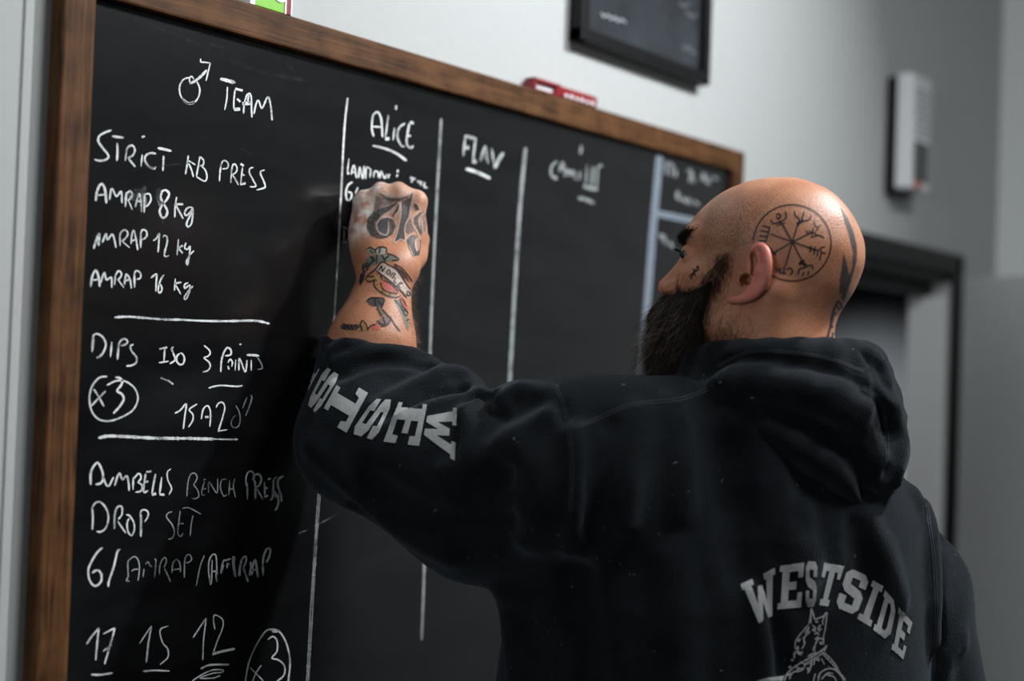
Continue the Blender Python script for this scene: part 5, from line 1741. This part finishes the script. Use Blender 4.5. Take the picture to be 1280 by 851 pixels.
M_hair_base = simple('beard_undercoat', (0.012, 0.008, 0.006), .9, .4, 300, .6, spec=.15)
bdv, bdq = nets(beard_sdf, (0, -9, -16), (15.5, 9, 4), .17)
beard = link('beard', quad_mesh('beard', from_head(bdv), bdq), M_hair_base, smooth=True)
beard['label'] = 'long full dark beard'
adopt(man, beard)


def hair_mat(name, col, rough=.35):
    m = bpy.data.materials.new(name)
    m.use_nodes = True
    n, l = m.node_tree.nodes, m.node_tree.links
    n.remove(n['Principled BSDF'])
    h = n.new('ShaderNodeBsdfHairPrincipled')
    h.parametrization = 'COLOR'
    h.inputs['Color'].default_value = (*col, 1)
    h.inputs['Roughness'].default_value = rough
    h.inputs['Random Roughness'].default_value = .3
    l.new(h.outputs[0], n['Material Output'].inputs['Surface'])
    return m


def strands(name, roots, dirs, lens, mat, parent, curl=.25, rad=.00005, n=6, drop=.5, seed=3, jitter=.12):
    """natural hairs as curves: each starts at a root and bends under its own weight"""
    r = np.random.default_rng(seed)
    k = len(roots)
    t = np.linspace(0, 1, n)
    side = r.normal(size=(k, 3))
    side -= dirs * (side * dirs).sum(1)[:, None]
    side /= np.linalg.norm(side, axis=1)[:, None]
    ph = r.uniform(0, 6.28, k)
    fr = r.uniform(2, 6, k)
    pts = roots[:, None] + dirs[:, None] * (t[None, :, None] * lens[:, None, None])
    pts += side[:, None] * (np.sin(ph[:, None] + fr[:, None] * t[None]) - np.sin(ph)[:, None])[..., None] * (lens * curl)[:, None, None] * t[None, :, None] ** .7
    pts[..., 2] -= (lens[:, None] * drop) * t[None] ** 2
    hc = bpy.data.hair_curves.new(name)
    hc.add_curves([n] * k)
    hc.attributes['position'].data.foreach_set('vector', pts.astype(f32).ravel())
    ra = hc.attributes.get('radius') or hc.attributes.new('radius', 'FLOAT', 'POINT')
    rr = rad * r.uniform(.7, 1.3, k)[:, None] * (1 - .65 * t[None] ** 2)
    ra.data.foreach_set('value', rr.astype(f32).ravel())
    hc.materials.append(mat)
    o = bpy.data.objects.new(name, hc)
    COL.objects.link(o)
    o['kind'] = 'stuff'
    adopt(parent, o)
    return o


def surf_samples(v, qd, k, seed, weight=None):
    r = np.random.default_rng(seed)
    a, b, c = v[qd[:, 0]], v[qd[:, 1]], v[qd[:, 3]]
    nr = np.cross(b - a, c - a)
    ar = np.linalg.norm(nr, axis=1) + 1e-12
    w = ar.copy()
    if weight is not None:
        w *= weight
    i = r.choice(len(qd), k, p=w / w.sum())
    u, s = r.random((2, k))
    p = a[i] + (b[i] - a[i]) * u[:, None] + (c[i] - a[i]) * s[:, None]
    return p, nr[i] / ar[i][:, None]


def unit(a):
    return a / (np.linalg.norm(a, axis=1)[:, None] + 1e-9)


M_beard = simple('beard_hair', (0.014, 0.009, 0.0065), .55, spec=.22)
M_beard_l = hair_mat('beard_hair_brown', (0.13, 0.070, 0.040))
M_arm_h = hair_mat('arm_hair', (0.10, 0.05, 0.025))
r = np.random.default_rng(5)


def beard_strands(name, k, mat, seed, lo, hi, rad, spread):
    cq = bdv[bdq].mean(1)
    w = np.where(head_sdf(cq.astype(f32)) > -.25, 1.0, 0.0)
    p, nr = surf_samples(bdv, bdq, k, seed, w)
    if (nr * (p - np.array([5, 0, -4]))).sum(1).mean() < 0:
        nr = -nr
    rr = np.random.default_rng(seed)
    flow = np.stack([np.where(p[:, 2] > -3, .10, .22), np.sign(p[:, 1]) * .12, -np.ones(k)], 1)
    back = np.clip((4.5 - p[:, 0]) / 2.5, 0, 1)
    d = unit(nr * .42 + flow * .9 + rr.normal(size=(k, 3)) * spread)
    ln = rr.uniform(lo, hi, k) * np.clip(.35 + .12 * (1.5 - p[:, 2]), .25, 1.3)
    p = p - nr * .15
    o = strands(name, from_head(p), d @ HR.T, ln * .01, mat, beard, .22, rad, 7, .25, seed)
    return o


beard_strands('beard_strands', 9000, M_beard, 41, 1.0, 2.4, .000075, .28)
beard_strands('beard_brown_strands', 3600, M_beard_l, 42, 1.0, 2.5, .000060, .40)

cq = bdv[bdq].mean(1)
pr, nr = surf_samples(bdv, bdq, 2600, 61, ((cq[:, 0] < 8.2) & (np.abs(cq[:, 1]) > 3)).astype(float))
if (nr * (pr - np.array([5, 0, -4]))).sum(1).mean() < 0:
    nr = -nr
fl = np.stack([np.full(len(pr), -.25), np.sign(pr[:, 1]) * .3, -np.ones(len(pr))], 1)
strands('beard_loose_strands', from_head(pr), unit(nr * .35 + fl * .8 + r.normal(size=pr.shape) * .4) @ HR.T, r.uniform(.006, .017, len(pr)), M_beard, beard, .3, .00006, 7, .2, 62)

# short stubble at the beard's upper and rear edge, growing straight from the skin
cen = hv[hq_].mean(1)
hq3 = (cen - HEAD_C) @ HR * 100
dd = beard_sdf(hq3.astype(f32), True)
wt = np.exp(-np.clip(dd, 0, 9) / .45) * (dd > -1.2) * (np.abs(hq3[:, 1]) > 1.5) * (hq3[:, 2] < 2.8) * (hq3[:, 0] > 1.3)
wt += .35 * np.exp(-((hq3[:, 0] - 2.2) / 2.4) ** 2) * np.exp(-((hq3[:, 2] + 6.5) / 2.0) ** 2) * (np.abs(hq3[:, 1]) > 3)
p, nr = surf_samples(hv, hq_, 17000, 9, wt)
if (nr * (p - HEAD_C)).sum(1).mean() < 0:
    nr = -nr
ql = (p - HEAD_C) @ HR * 100
fl = np.stack([np.full(len(p), .25), np.zeros(len(p)), -np.ones(len(p))], 1) @ HR.T
strands('beard_edge_stubble', p - nr * .0003, unit(nr * .35 + fl * .8 + r.normal(size=p.shape) * .3), r.uniform(.004, .0105, len(p)), M_beard, beard, .2, .00007, 5, .2, 12)

# eyebrows
wt = np.exp(-((hq3[:, 2] - 4.9 - .1 * (np.abs(hq3[:, 1]) - 3)) / .38) ** 2) * (hq3[:, 0] > 6.6) * (np.abs(hq3[:, 1]) > 1.0) * (np.abs(hq3[:, 1]) < 5.0)
p, nr = surf_samples(hv, hq_, 3200, 10, wt)
if (nr * (p - HEAD_C)).sum(1).mean() < 0:
    nr = -nr
ql = (p - HEAD_C) @ HR * 100
fl = np.stack([-.5 + 0 * ql[:, 0], np.sign(ql[:, 1]) * .8, .25 + 0 * ql[:, 0]], 1) @ HR.T
eb = strands('eyebrow', p - nr * .0002, unit(nr * .45 + fl * .8 + r.normal(size=p.shape) * .2), r.uniform(.007, .012, len(p)), M_beard, man, .15, .00011, 5, .1, 13)
# eyelashes
for sy in (1, -1):
    a = np.linspace(-.9, .95, 130)
    q = np.stack([8.25 + 1.42 * np.cos(a * .9), (3.1 + 1.35 * np.sin(a)) * sy, 3.28 - .25 * a ** 2], 1)
    d = np.stack([np.ones(130), .5 * np.sin(a) * sy, .15 + 0 * a], 1)
    strands('eyelashes', from_head(q), unit(d) @ HR.T, r.uniform(.0045, .007, 130), M_beard, man, .1, .00017, 5, -.3, 14)

# fine hair on the forearm
ca = (av[aq].mean(1) - WRIST) @ HAND_F * 100
wt = ((ca[:, 0] < -1.0) & (ca[:, 0] > -12)).astype(float) + .12 * ((ca[:, 0] >= -1) & (ca[:, 0] < 5))
p, nr = surf_samples(av, aq, 2600, 15, wt)
axis = WRIST + np.outer((p - WRIST) @ FORE, FORE)
flip = ((nr * (p - axis)).sum(1) < 0)
nr[flip] *= -1
d = unit(nr * .25 + FORE[None] * -.2 + HAND_F[:, 1][None] * .5 + r.normal(size=p.shape) * .35)
strands('forearm_hair', p - nr * .0002, d, r.uniform(.006, .014, len(p)), M_arm_h, body, .25, .00005, 5, .15, 16)
